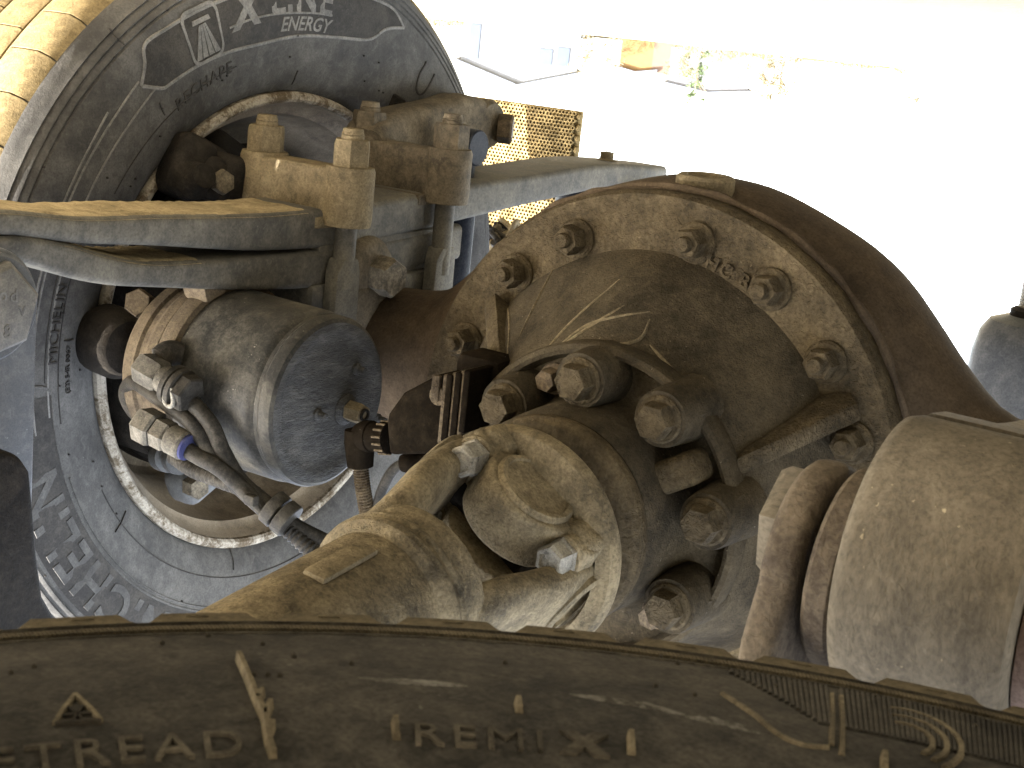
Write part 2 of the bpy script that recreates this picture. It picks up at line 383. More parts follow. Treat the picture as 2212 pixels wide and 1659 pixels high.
# road pictogram: rounded square with a converging road
def pict():
    bm = BM(); s = .030
    def poly(ps, z=.001): prism(Matrix.Identity(4), ps, 0, z, 0, bm)
    o = arcpts(.6*s,.6*s,.4*s,0,90,5)+arcpts(-.6*s,.6*s,.4*s,90,180,5)+arcpts(-.6*s,-.6*s,.4*s,180,270,5)+arcpts(.6*s,-.6*s,.4*s,270,360,5)
    i_ = [(x*.88, y*.88) for x, y in o]
    for k in range(len(o)):
        j = (k+1) % len(o); poly([o[k], o[j], i_[j], i_[k]])
    for k in range(4):
        b0, b1 = -.78*s+.40*s*k, -.78*s+.33*s+.40*s*k; t0, t1 = b0*.25, b1*.25
        poly([(b0,-.8*s),(b1,-.8*s),(t1,.35*s),(t0,.35*s)])
    poly([(-.5*s,.42*s),(.5*s,.42*s),(.45*s,.58*s),(-.45*s,.58*s)])
    bm.transform(Matrix.Diagonal((.92,1.08,1,1)) @ Matrix.Rotation(R(-3), 4, 'Z')); return bm
a_, r_ = phr(435, 72)
part('road_emblem', bend(pict(), C0, NU, W_, V_, R(a_), r_, side_h, .0010), 'letter', fty)
far_text('RECHAPE', 443, 182, .021, fty, 'rubber_dk', 'lettering', 0, 0, space=1.15)
far_text('MICHELIN', 118, 700, .020, fty, 'rubber_dk', 'lettering', 0, 0, extr=.0012)
far_text('(E2) 54R 0067', 148, 800, .0095, fty, 'rubber_dk', 'lettering', 0, 0, extr=.001)
# big MICHELIN at the lower left on its own dark band
mlo = [phr(*p) for p in [(90,830),(108,870),(118,890),(150,970),(195,1060),(250,1135),(320,1210),(395,1262),(470,1298),(560,1318)]]
mup = [phr(*p) for p in [(90,830),(80,850),(60,930),(85,1050),(140,1160),(200,1245),(280,1320),(360,1375),(450,1410),(560,1318)]]
mfi, mfo = smooth_tab(mlo), smooth_tab(mup)
b0, b1 = min(p[0] for p in mlo)+1, max(p[0] for p in mlo)-1
b0, b1 = min(x[0] for x in mlo), max(x[0] for x in mlo)
def mang(a): return a if a > 0 else a+360
mlo = [(mang(a), r) for a, r in mlo]; mup = [(mang(a), r) for a, r in mup]
amin, amax = min(a for a, r in mlo), max(a for a, r in mlo)
mband = part('sidewall_band', side_patch(amin+2, amax+12, lambda a: .382, lambda a: .446), 'rubber_dk', fty)
part('border_rib', side_strip([(amin+2+i*(amax+10-amin)/14, .382) for i in range(15)], .0035), 'rubber', fty)
part('border_rib', side_strip([(amin+18+i*(amax-10-amin)/14, .376) for i in range(15)], .0022), 'rubber', fty)
part('border_rib', side_strip([(amin+2,.382),(amin+.5,.392),(amin,.410),(amin,.446)], .0035), 'rubber', fty)
qa, qr = phr(262, 1168)
b = txt('MICHELIN', .066, 0, .0006, .0016, 1.12)
part('lettering', bend(b, C0, NU, W_, V_, R(mang(qa)-1.0), .413, side_h, .0010), 'rubber', fty)
far_text('REMI X', 905, 1190, .016, fty, 'rubber_dk', 'lettering', extr=.001)
# radial mould ticks, pads and vent nubs
for px, py, L in [(350,235,.018),(655,170,.018),(150,735,.016),(210,760,.012),(270,1130,.03),(520,1215,.026),(262,80,.02)]:
    a, r = phr(px, py); part('mould_rib', side_strip([(a,r-L/2),(a+.15,r),(a,r+L/2)], .002, .0012), 'rubber_dk', fty)
for rr_, a00, a11 in ((.372,62,100),(.392,70,92),(.352,20,58),(.338,118,200)):
    part('mould_line', side_strip([(a00+(a11-a00)*i/10, rr_) for i in range(11)], .0016, .0007), 'rubber_dk', fty)
for p0, a_to in (((300,185),100),((340,195),98),((235,250),100)):
    a_s, r_s = phr(*p0); part('mould_line', side_strip([(a_s+(a_to-a_s)*i/10, r_s+.006*math.exp(-i)) for i in range(11)], .0028, .0010), 'letter', fty)
a, r = phr(915, 170)
part('wear_mark', side_strip([(a+2.0,r+.018),(a+2.2,r-.005),(a+1,r-.022),(a-1,r-.022),(a-1.7,r-.004),(a-1.6,r+.018)], .003), 'rubber_dk', fty)
me = share(lathe(Matrix.Identity(4), [(.0012,0),(.0011,.0022),(0,.0026)], 6), 'rubber_dk')
for k in range(46):
    a = random.uniform(-60, 200); r = random.choice((.335,.345,.372,.452)) + random.uniform(-.004,.004)
    p = C0+(W_*math.cos(R(a))+V_*math.sin(R(a)))*r+NU*side_h(r)
    inst('vent_nub', me, frame(p, NU), fty)

# brake parts inside the rim
bk = thing('disc_brake', 'dark dusty disc brake caliper and rotor deep inside the wheel rim', 'brake', (.68,0,.2))
part('rotor', lathe(frame((0,0,0), U_, W_), [(.10,.735),(.222,.735),(.224,.737),(.224,.778),(.222,.780),(.10,.78)], 96), 'dark', bk)
part('hub', lathe(frame((0,0,0), U_, W_), [(.085,.58),(.105,.60),(.108,.66),(.135,.67),(.135,.735)], 48), 'dark', bk)
bmc = box((.665,.165,.01), (.13,.13,.30), bev=.03, seg=4)
cal = part('caliper', bmc, 'dark', bk)
part('shade_disc', lathe(frame((0,0,0), U_, W_), [(.06,.690),(.205,.690),(.224,.697),(.228,.712),(.225,.714),(.200,.700),(.06,.700)], 72), 'dark', bk)  # dark disc added to stand in for shade inside the rim
for (px, py, u, sz) in [(400,360,.62,(.05,.05,.075)),(455,385,.60,(.04,.045,.05)),(430,330,.66,(.06,.06,.03)),(480,350,.68,(.05,.1,.06)),(500,400,.60,(.05,.08,.06))]:
    p = at(px, py, 0, u); F = Matrix.Rotation(R(25), 4, 'X') @ Matrix.Rotation(R(random.uniform(-20,20)), 4, 'Z')
    part('caliper_lug', box(p, sz, F, .014, seg=3), 'dark', cal)
p = at(440, 400, 0, .585)
part('pin_boot', lathe(frame(p+V((.03,0,0)), (-1,.25,.3)), [(.022,0),(.024,.01),(.020,.015),(.024,.02),(.019,.026),(.014,.045),(0,.047)], 24), 'dark', cal)
for px, py, u in [(468,392,.59),(415,1048,.60)]:
    p = at(px, py, 0, u); inst('bolt', share(hexhead(.026,.02), 'bolt'), frame(p, (-1,.3,.1)), cal)
p = at(430, 1020, 0, .62); part('bracket_foot', box(p, (.05,.085,.05), Matrix.Rotation(R(-25), 4, 'X'), .016, seg=3), 'shock', cal)
p = at(272, 742, 0, .59); part('actuator_boot', lathe(frame(p+V((.05,0,0)), (-1,.15,0)), [(.03,0),(.04,.02),(.04,.05),(.03,.068),(0,.075)], 28), 'dark', cal)
p = at(350, 985, 0, .62); part('guide_pin', lathe(frame(p, (-1,.35,.2)), [(.018,0),(.018,.02),(.012,.022),(.012,.035),(.017,.036),(.017,.05),(0,.052)], 20), 'shock', cal)

# ================================================================== DRIVE AXLE
ax = thing('drive_axle', 'brown dusty drive axle with big domed differential housing and ring of carrier nuts', 'axle', (.03, 0, .285))
UC = .04
Ht = smooth_tab([(0,.281),(.06,.274),(.15,.242),(.20,.213),(.24,.177),(.29,.127),(.33,.098),(.40,.086),(.52,.082),(.62,.080)])
Rt = smooth_tab([(0,.215),(.06,.211),(.15,.180),(.20,.155),(.25,.12),(.30,.095),(.40,.086),(.52,.082),(.62,.08)])
Ft = smooth_tab([(0,.118),(.20,.116),(.26,.108),(.31,.096),(.40,.086),(.52,.082),(.62,.08)])
rr = []
us = [-.60+ i*(1.22/72) for i in range(73)]
for u in us:
    d = abs(u-UC); H, Fv, Rv = Ht(d), Ft(d), Rt(d); ring = []
    for k in range(64):
        t = 2*math.pi*k/64; c, s = math.cos(t), math.sin(t)
        n = 2.0 + (.9*max(0, 1-d/.3) if c > 0 else .1)
        ring.append(V((u, (Fv if c > 0 else Rv)*math.copysign(abs(c)**(2/n), c), H*math.copysign(abs(s)**(2/n), s))))
    rr.append(ring)
hs = part('housing', rings(BM(), rr), 'housing', ax, 60)
# drain plug boss on the lowest point
pq = V((.03, .055, .2755))
part('drain_plug', lathe(frame(pq, (0,.05,1)), [(.030,-.01),(.030,.006),(.027,.009),(.019,.009),(.018,.005),(.0,.005)], 32), 'clamp', hs)
# carrier flange + bell
CC = V((.026, 0, 0)); FV = frame(CC, V_, W_)
fl = part('carrier_flange', lathe(FV, [(.20,.108),(.268,.110),(.271,.114),(.271,.133),(.267,.139),(.19,.143)], 128), 'cast', ax, 40)
part('weld_seam', tube([FV @ V((0.2735*math.cos(t*.0698), 0.2735*math.sin(t*.0698), .112+.002*math.sin(t*1.7))) for t in range(91)], lambda s: .0040+.0010*math.sin(s*240)+.0008*math.sin(s*97), 8, 3), 'housing', fl)
bell = []
NB = 96
bolts_px = [(1100,590),(1230,515),(1490,525),(1655,625),(1775,785),(1840,960),(1000,745)]
bang = []
for px, py in bolts_px:
    q = at(px, py, 1, .155); bang.append(math.atan2(q.z-CC.z, q.x-CC.x))
def bell_r(base, ang, v):
    # the bell flattens between ribs: a soft polygon with scallops around the nuts
    k = .006*math.cos(6*(ang-.5))*(1-min(1, abs(v-.19)/.06)); return base + k
for v, r, cu_, cw_ in ((.138,.214,.026,0),(.148,.208,.026,0),(.165,.199,.025,-.001),(.190,.184,.021,-.004),(.215,.168,.016,-.008),(.235,.156,.012,-.012),(.246,.149,.010,-.014),(.251,.144,.010,-.014)):
    bell.append([V((cu_+bell_r(r, 2*math.pi*k/NB, v)*math.cos(2*math.pi*k/NB), v, cw_+bell_r(r, 2*math.pi*k/NB, v)*math.sin(2*math.pi*k/NB))) for k in range(NB)])
bbm = rings(BM(), bell)
from mathutils.bvhtree import BVHTree
bell_bvh = BVHTree.FromBMesh(bbm)
be = part('carrier_bell', bbm, 'bell', ax, 50)
nut_me = share(hexhead(.0265,.019), 'cast'); wsh_me = share(washer(.0205,.006), 'cast'); stud_me = share(lathe(Matrix.Identity(4), [(.0078,0),(.0078,.006),(.0065,.008),(.0,.008)], 16), 'cast')
angs = list(bang)+[math.radians(a) for a in (-28,-55,-85,-115,-142,-168)]
for i, a in enumerate(angs):
    p = CC + V((.2305*math.cos(a), .1405, .2305*math.sin(a)))
    F = frame(p, V_, (math.cos(a*3+i), 0, math.sin(a*3+i)))
    w_ = inst('washer', wsh_me, F, fl)
    n_ = inst('nut', nut_me, F @ Matrix.Translation((0,0,.0055)), fl)
    inst('stud', stud_me, F @ Matrix.Translation((0,0,.0245)), fl)
# ribs on the bell
def fin(p0, p1, p2, p3, th, mat, name, parent, bev=.004):
    """a plate rib through four truck-frame points"""
    P = [V(p0), V(p1), V(p2), V(p3)]; n = (P[1]-P[0]).cross(P[2]-P[0]).normalized()
    bm = BM(); rings(bm, [[p-n*th/2 for p in P], [p+n*th/2 for p in P]]); bmesh.ops.recalc_face_normals(bm, faces=bm.faces); bevel(bm, bev, 2)
    return part(name, bm, mat, parent)
pa, pb = at(1055,640,1,.150), at(1068,845,1,.262)
fin(pa, pb, pb+V((-.04,-.11,-.02)), pa+V((-.02,-.025,-.03)), .026, 'cast', 'rib', be, .007)
pa, pb = at(1860,890,1,.15), at(1592,1012,1,.25)
fin(pa, pb, pb+V((.02,-.12,.03)), pa+V((.02,-.02,.01)), .018, 'cast', 'rib', be)
pa, pb = at(1440,470,1,.15), at(1440,640,1,.19)
# raised casting letters
b = txt('HC B', .019, 0, .0022, .0006, 1.2)
q0 = at(1572, 588, 1, .1425); d1 = (at(1625,618,1,.1425)-at(1550,575,1,.1425)).normalized()
F = Matrix.Translation(q0) @ Matrix((d1, V_.cross(d1), V_)).transposed().to_4x4()
b.transform(F); part('casting_letters', b, 'cast', fl)
# ridges of dried mud splashed along the bell
def streak(pts, rad, mat):
    hits = []
    for px, py in spline([(x, y, 0) for x, y in pts], 10) and [(p.x, p.y) for p in spline([(x, y, 0) for x, y in pts], 10)]:
        loc, nrm, idx, dist = bell_bvh.ray_cast(CU, ray(px, py).normalized())
        if loc: hits.append(loc)
    if len(hits) > 4: part('mud_streak', tube(hits, lambda t: rad*(.25+.75*math.sin(math.pi*t)**.6), 6, 1, smooth=False), mat, be, 60)
for pts, rad in (([(1196,579),(1160,650),(1119,732)],.0016),([(1338,603),(1230,700),(1154,787)],.0014),([(1349,659),(1260,715),(1182,770)],.0018),([(1404,673),(1330,685),(1265,704),(1200,752)],.0016),
                 ([(1120,800),(1180,768),(1260,750),(1340,745),(1385,730),(1404,690)],.0024),([(1404,745),(1450,800),(1500,880)],.0022),([(1420,760),(1480,830),(1530,900)],.0015),([(1090,620),(1100,700),(1095,790)],.0013)):
    streak(pts, rad, 'cast_lt')
# pinion cage
PC = V((.006, 0, -.012)); FP = frame(PC, V_, W_)
cg = part('pinion_cage', lathe(FP, [(.13,.236),(.1470,.236),(.1515,.243),(.1520,.261),(.1500,.2660),(.1455,.268),(.1415,.266),(.1395,.260),(.1370,.249),(.122,.246),(.111,.247),(.104,.254),(.100,.270),(.098,.318),(.094,.324),(0,.324)], 96), 'bell', ax, 40)
boss_me = share(lathe(Matrix.Identity(4), [(.031,-.03),(.0285,0),(.026,.030),(.025,.034),(0,.034)], 32), 'bell')
hd_me = share(lathe(Matrix.Identity(4), [(.0175,0),(.0175,.011),(.0155,.0150),(.0,.0155)], 6), 'cast'); fw_me = share(washer(.0215,.005), 'cast')
for i, (px, py) in enumerate([(1060,885),(1225,830),(1400,915),(1500,1140),(1420,1325)]):
    q = at(px, py, 1, .318); d = V((q.x-PC.x, 0, q.z-PC.z)); L = d.length
    p = PC + V((d.x, .262, d.z)); F = frame(p, V_, (math.cos(i*2.1), 0, math.sin(i*2.1)))
    # boss web back to the cage wall
    bo = inst('bolt_boss', boss_me, F, cg)
    inst('washer', fw_me, F @ Matrix.Translation((0,0,.033)), cg); inst('bolt', hd_me, F @ Matrix.Translation((0,0,.038)), cg)
    out = d.normalized(); side = V_.cross(out)
    part('boss_web', box(p+out*.010+V((0,.000,0)), (.028,.042,.034), Matrix((out, side, V_)).transposed().to_4x4(), .008), 'bell', cg)
for px, py in [(1160,828),(1385,1345)]:
    q = at(px, py, 1, .29); F = frame((q.x, .258, q.z), V_, (.4,0,1))
    inst('washer', share(washer(.015,.004), 'bolt_br'), F, cg); inst('bolt', share(hexhead(.020,.016), 'bolt_br'), F @ Matrix.Translation((0,0,.004)), cg)
q = at(1440, 1030, 1, .285); out = V((q.x-PC.x, 0, q.z-PC.z)).normalized()
part('cast_lug', box((q.x, .277, q.z), (.07,.030,.040), Matrix((out, V_.cross(out), V_)).transposed().to_4x4(), .009, seg=3), 'cast', cg)
# small nut low on the far side of the housing
q = at(1000, 745, 1, .15)

# ================================================================== SPRING ARM (far side)
sp = thing('leaf_spring', 'two thick grey steel leaves of the far spring, tan dust along their edge', 'leaf spring', (.5, 0, .2))
U0, U1 = .450, .550
def leaf(top, bot, v0, v1, mat, name, n=60, tip=None):
    tf, bf = smooth_tab(top), smooth_tab(bot); rr = []
    for i in range(n+1):
        v = v0+(v1-v0)*i/n; t, b_ = tf(v), bf(v); h = (t-b_)/2; m = (t+b_)/2; ring = []
        e = .008 if h > .008 else h*.9
        uu0, uu1 = U0, U1
        if tip and i < 6: s = (1-((6-i)/6)**2)**.5 if i else .3; mid = (U0+U1)/2; uu0 = mid-(mid-U0)*(.55+.45*s); uu1 = mid+(U1-mid)*(.55+.45*s)
        for cx, cz, a in ((uu0+e, b_+e, 180), (uu1-e, b_+e, 270), (uu1-e, t-e, 0), (uu0+e, t-e, 90)):
            for k in range(5):
                g_ = R(a+90*k/4)
                ring.append(V((cx+e*math.cos(g_), v, cz+e*math.sin(g_))))
        rr.append(ring)
    return part(name, rings(BM(), rr), mat, sp, 40)
l1 = leaf([(-.72,.216),(-.5,.226),(-.3,.216),(-.12,.206),(.0,.196),(.13,.189),(.25,.188),(.39,.194),(.487,.197),(.578,.208),(.70,.209)],
          [(-.72,.192),(-.5,.190),(-.3,.176),(-.12,.160),(.0,.150),(.13,.144),(.25,.148),(.39,.163),(.487,.172),(.578,.186),(.70,.188)], -.72, .70, 'spring', 'main_leaf', tip=True)
l2 = leaf([(-.13,.156),(.0,.1475),(.13,.142),(.25,.142),(.39,.147),(.45,.158),(.50,.173),(.555,.184),(.62,.1845)],
          [(-.13,.110),(.0,.104),(.13,.098),(.25,.105),(.39,.121),(.45,.129),(.50,.141),(.555,.160),(.62,.163)], -.13, .62, 'spring', 'second_leaf')
# tan dust layer lying on the underside of the main leaf (faces the ground)
def dust_cover(top, v0, v1, name, parent, n=70):
    tf = smooth_tab(top); bm = BM(); g = []
    for i in range(n+1):
        v = v0+(v1-v0)*i/n
        g.append([bm.verts.new((U0+.0015+(U1-U0-.003)*j/10, v, tf(v)+.0010+random.uniform(-.0008,.0009)*(0 < j < 10)-(.004 if j in (0,10) else 0))) for j in range(11)])
    for i in range(n):
        for j in range(10): bm.faces.new((g[i][j], g[i+1][j], g[i+1][j+1], g[i][j+1]))
    return part(name, bm, 'springdust', parent, 60)
dust_cover([(.15,.1885),(.25,.188),(.39,.194),(.487,.197),(.578,.208),(.70,.209)], .17, .69, 'dust_layer', l1)
dust_cover([(.30,.1435),(.39,.147),(.45,.158),(.50,.173),(.555,.184)], .33, .55, 'dust_layer', l2)
# forged eye of the main leaf at the hanger
part('spring_eye', lathe(frame((.45,.66,.150), U_, W_), [(.030,.0),(.058,.0),(.060,.003),(.060,.097),(.058,.10),(.03,.10)], 48), 'spring', sp)
part('arm_bolt', lathe(frame(at(1308,362,0,.5), W_), [(.014,-.02),(.014,.004),(.017,.005),(.017,.012),(.011,.014),(.011,.024),(0,.026)], 18), 'clamp', l1)
# spring seat blocks between the leaves and the axle
seat = part('spring_seat', box((.50,.03,.128), (.096,.235,.052), bev=.006), 'spring', sp)
part('axle_seat', box((.50,.03,.088), (.108,.26,.030), bev=.006), 'spring', sp)
part('seat_saddle', box((.50,.03,.060), (.100,.20,.050), bev=.012), 'dark', sp)
pz = at(838, 598, 0, .425)
lug = part('side_lug', lathe(frame(V((.455, pz.y+.012, pz.z-.004)), (-1,0,0)), [(.052,-.02),(.050,.006),(.044,.014),(.036,.018),(0,.018)], 32), 'clamp2', sp)
part('lug_foot', box((.452, pz.y+.022, pz.z-.045), (.035,.062,.075), bev=.014, seg=3), 'clamp2', sp)
inst('bolt', share(hexhead(.042,.026), 'bolt'), frame(V((.438, pz.y, pz.z)), (-1,.1,0)), lug)

# clamps: top plates with four nuts on U-bolts
def clamp(v, w_top, label, mat, arm):
    root = thing('spring_clamp', label, 'clamp', (.5, v, w_top+.03), 'clamps over the far leaf spring')
    wp0, wp1 = w_top-.058, w_top
    F = frame((.5, v, 0), W_, U_)
    out = arcpts(.065,0,.027,-75,75,8)+[(.035,.022),(-.035,.022)]+arcpts(-.065,0,.027,105,255,8)+[(-.035,-.022),(.035,-.022)]
    pl = part('clamp_plate', prism(F, out, wp0, wp1, .005, seg=3), mat, root)
    for s in (-1, 1):
        part('bolt_boss', lathe(frame((.5+.065*s, v, 0), W_), [(.0275,wp0-.006),(.0285,wp0+.004),(.0285,wp1-.002),(.0265,wp1+.003),(.0,wp1+.003)], 36), mat, pl)
    part('pad', box((.5, v, wp0-.004), (.104,.075,.014), bev=.003), mat, pl)
    for s in (-1, 1):
        ubo = part('u_bolt_leg', tube([(.5+.065*s,v,wp1+.03),(.5+.065*s,v,.10)], .0128, 18, 4), 'spring', root)
        # flattened forged shank lower down
        bmf = BM(); rr = []
        for w_, hx, hy in ((.135,.0125,.0125),(.118,.010,.0205),(.05,.010,.0215),(.0,.010,.0215),(-.055,.010,.0215)):
            rr.append([V((.5+.065*s+x*hx, v+y*hy, w_)) for x, y in ((-1,-1),(1,-1),(1,1),(-1,1))])
        rings(bmf, rr); bmesh.ops.recalc_face_normals(bmf, faces=bmf.faces); bevel(bmf, .0035, 2); part('u_bolt_shank', bmf, 'spring', ubo)
        Fn = frame((.5+.065*s, v, wp1+.003), W_, (math.cos(v*9+s), math.sin(v*9+s), 0))
        n_ = inst('nut', share(hexhead(.0385,.030,.06), mat if s > 0 else mat), Fn, root)
        inst('stud_end', share(lathe(Matrix.Identity(4), [(.0130,.028),(.0130,.034),(.0118,.035),(.0130,.036),(.0118,.038),(.0112,.042),(0,.042)], 20), mat), Fn, root)
    if arm:
        q0, q1, q2 = at(880,315,0,.575), at(930,262,0,.58), at(1030,262,0,.575)
        bm = BM(); P = spline([V((.56, v+.01, wp1-.015)), V((.57, v-.03, wp1+.0)), q1+V((0,0,-.005)), (q1+q2)/2+V((0,0,.006)), q2], 8); rr = []
        for i, p in enumerate(P):
            s = i/(len(P)-1); hw = .034-.004*s; hh = .030+.004*math.sin(s*3.1)
            t = (P[min(i+1,len(P)-1)]-P[max(i-1,0)]).normalized(); n_ = t.cross(U_).normalized()
            rr.append([p+U_*hw*math.copysign(abs(math.cos(k*math.pi/8))**.6, math.cos(k*math.pi/8))+n_*hh*math.copysign(abs(math.sin(k*math.pi/8))**.6, math.sin(k*math.pi/8)) for k in range(16)])
        arm_o = part('bracket_arm', rings(bm, rr), 'clamp2', root, 60)
        part('bracket_eye', lathe(frame(q2+V((.040,0,-.002)), (-1,0,0)), [(.026,0),(.034,.004),(.035,.060),(.030,.068),(0,.068)], 32), 'clamp2', arm_o)
        inst('bolt', share(lathe(Matrix.Identity(4), [(.020,0),(.021,.002),(.021,.018),(.018,.021),(0,.021)], 6), 'bolt_br'), frame(q2+V((-.030,-.012,-.006)), (-1,-.55,0)), arm_o)
        inst('bolt', share(hexhead(.034,.02), 'dark'), frame(q1+V((.05,.02,.014)), (-.2,1,.2)), arm_o)
    return root
clamp(.123, .236, 'tan dusty clamp plate with two nuts, next to the long leaf ends of the spring', 'clamp', False)
clamp(-.066, .254, 'darker clamp plate with two nuts and a curved bolted bracket arm', 'clamp2', True)

# ================================================================== BRAKE CHAMBER
ch = thing('brake_chamber', 'round dusty black brake chamber can with crackled grey end face under the spring', 'brake chamber', (.44,.268,.1))
FC = frame((0,.262,.010), U_, W_) @ Matrix.Diagonal((1.035,1.035,1,1))
part('can', lathe(FC, [(.078,.327),(.083,.3255),(.0868,.328),(.0888,.333),(.0888,.340),(.0862,.344),(.0862,.349),(.0895,.353),(.0908,.360),(.0912,.40),(.0918,.44),(.0925,.458),(.0925,.466)], 96, cap=(False,True)), 'chamber', ch, 30)
face = part('end_face', lathe(FC, [(.0,.3285),(.055,.3290),(.068,.3285),(.072,.3262),(.078,.3252),(.083,.3256)], 96, cap=(True,False)), 'chface', ch)
part('clamp_band', lathe(FC, [(.0915,.462),(.098,.464),(.0995,.468),(.0995,.480),(.098,.484),(.0915,.486)], 96), 'flange_rust', ch, 30)
part('mount_flange', lathe(FC, [(.0915,.486),(.0945,.489),(.0950,.500),(.0905,.508),(.0905,.514),(.0935,.517),(.0935,.530),(.086,.540),(.062,.552),(0,.555)], 72), 'flange_rust', ch, 30)
for s, a in ((1, .35), (1, -1.9)):
    p = V((.474, .268+.105*math.sin(a), .016+.105*math.cos(a)))
    part('band_lug', box(p, (.036,.032,.030), Matrix.Rotation(-a, 4, 'X'), .005), 'flange_rust', ch)
p = at(322, 662, 0, .55); inst('bolt', share(hexhead(.028,.024), 'flange_rust'), frame(p+V((.01,0,0)), (-.5,.8,.3)), ch)
me = share(hexhead(.020,.024,.08), 'clamp')
p = at(748, 885, 0, .327); sb = inst('release_bolt', me, frame(p, (-1,0,0)), face)
part('bolt_collar', lathe(frame(p+V((.0025,0,0)), (-1,0,0)), [(.017,0),(.017,.003),(.012,.007),(0,.007)], 24), 'chface', face)
part('bolt_bore', lathe(frame(p+V((-.0235,0,0)), (-1,0,0)), [(.0068,0),(.0068,.003),(.0045,.003),(.0045,-.004),(0,-.004)], 20), 'dark', face)
for px, py in [(685,895),(770,797),(815,905)]:
    p = at(px, py, 0, .328); part('rivet', lathe(frame(p+V((.002,0,0)), (-1,0,0)), [(.0062,0),(.0062,.004),(.0042,.006),(.0038,.014),(0,.015)], 16), 'chface', face)

# ================================================================== HOSES
def hose(name, label, pts, r, mat='hose', grp=None, corr=False, base=None):
    P = [at(px, py, 1, v) for px, py, v in pts]
    c = sum(P, V())/len(P); root = thing(name, label, 'hose', base or tuple(c), grp)
    if corr:
        S = spline(P, 26); n = len(S)
        b = tube(S, lambda s: r*(1+.13*math.sin(s*n*1.5)), 12, 1, smooth=False)
    else: b = tube(P, r, 16, 10)
    part('sheath', b, mat, root, 60); return root
h1 = hose('brake_hose', 'black air hose leaving the upper brass nut beside the brake chamber', [(396,851,.375),(453,912,.372),(482,976,.368),(520,1039,.36),(577,1089,.352),(640,1138,.34),(735,1186,.315),(800,1225,.28)], .0084)
h2 = hose('brake_hose', 'dusty hose looping out behind the upper nut and down past the chamber', [(305,905,.33),(283,880,.335),(272,848,.345),(290,826,.36),(339,858,.375),(385,890,.38),(417,918,.38),(455,978,.374),(500,1036,.365),(565,1096,.355),(615,1130,.345),(680,1175,.33),(760,1225,.30)], .0080)
h3 = hose('brake_hose', 'grey hose leaving the lower nut with the blue collar', [(388,962,.388),(430,987,.384),(469,1008,.378),(515,1046,.368),(570,1100,.356),(620,1142,.345),(690,1190,.33),(760,1235,.30)], .0086)
h4 = hose('brake_hose', 'thin ribbed conduit hanging low behind the other hoses', [(375,985,.31),(420,1015,.32),(480,1038,.33),(545,1065,.34),(590,1110,.348),(635,1155,.345),(690,1205,.335),(760,1262,.31)], .0085, corr=True)
def nutset(root, p0, p1, segs):
    d = (p1-p0).normalized(); L = (p1-p0).length
    for name, s0, s1, r, sides, mat in segs:
        F = frame(p0+d*(L*s0), d, W_+V_*.4); h = L*(s1-s0)
        part(name, lathe(F, [(r*.90,0),(r,h*.12),(r,h*.88),(r*.90,h),(0,h)], sides), mat, root, 30)
nutset(h1, at(305,790,1,.385), at(415,855,1,.380), [('hex_nut',0,.42,.0175,6,'fit'),('fitting_body',.40,.62,.0145,20,'fit'),('clamp_ring',.60,.70,.0215,24,'hose'),('clamp_ring',.71,.81,.0215,24,'hose'),('hex_nut',.80,1.0,.020,6,'hose')])
p = at(400,790,1,.37); part('fitting_elbow', tube([at(345,775,1,.37),at(365,762,1,.36),at(392,768,1,.35)], .013, 14), 'hose', h1)
part('clip', tube([at(352,830,1,.398),at(356,868,1,.398),at(368,878,1,.398),at(374,868,1,.398),at(370,838,1,.398)], .0022, 8), 'zinc', h1)
nutset(h3, at(303,912,1,.395), at(408,968,1,.388), [('hex_nut',0,.34,.0195,6,'fit'),('hex_nut',.34,.62,.0168,6,'fit'),('fitting_body',.62,.94,.0155,24,'fit'),('blue_collar',.94,1.0,.0140,24,'bluecoll')])
tie = thing('cable_tie', 'black strap band bundling the brake hoses together', 'strap', tuple(at(600,1108,1,.35)))
for k, (px, py) in enumerate([(590,1096),(614,1116)]):
    p = at(px, py, 1, .352); d = (at(640,1140,1,.345)-at(560,1070,1,.355)).normalized()
    part('band', lathe(frame(p-d*.004, d), [(.0175,0),(.0185,.001),(.0185,.012),(.0175,.013)], 24, cap=(True,True)), 'hose', tie)
for k, (px, py) in enumerate([(575,1082),(625,1122)]):
    p = at(px, py, 1, .352)
    if k == 0: part('buckle', box(p+V((0,.022,.006)), (.014,.010,.012), bev=.003), 'hose', tie)

# ================================================================== SENSOR
se = thing('axle_sensor', 'black plastic switch housing bolted between the chamber and the differential', 'sensor', tuple(at(900,930,1,.26)))
pl = [(836,912),(842,983),(972,980),(978,905),(975,815),(952,806),(872,848),(840,893)]
FS = frame((0,0,0), V_, U_)     # local x=u, y = v x u = -w
def pxpoly(pts, v): return [(at(px,py,1,v).x, -at(px,py,1,v).z) for px, py in pts]
body = part('housing', prism(FS, pxpoly(pl, .285), .245, .287, .005, seg=3), 'black', se)
q = at(945, 855, 1, .287); part('mount_screw', lathe(frame(q+V((0,-.006,0)), V_), [(.012,0),(.012,.003),(.009,.007),(0,.008)], 20), 'mud', body)
q = at(943, 838, 1, .287); part('screw_slot', box(q, (.010,.006,.026), bev=.002), 'mud', body)
for k in range(6):
    x0 = 978+k*9.5; q0, q1 = at(x0, 803-k*2, 1, .275), at(x0+2, 955-k*5, 1, .275)
    part('mounting_collar', box((q0+q1)/2+V((0,.002*(k % 2)-.006,0)), (.0075,.046,(q0-q1).length), bev=.002), 'black' if k % 2 else 'mud', se)
q = at(1050, 835, 1, .235); part('sensor_neck', box(q, (.055,.045,.07), bev=.012), 'black', se)
c0, c1 = at(836,946,1,.268), at(768,940,1,.268)
d = (c1-c0).normalized(); Lc = (c1-c0).length
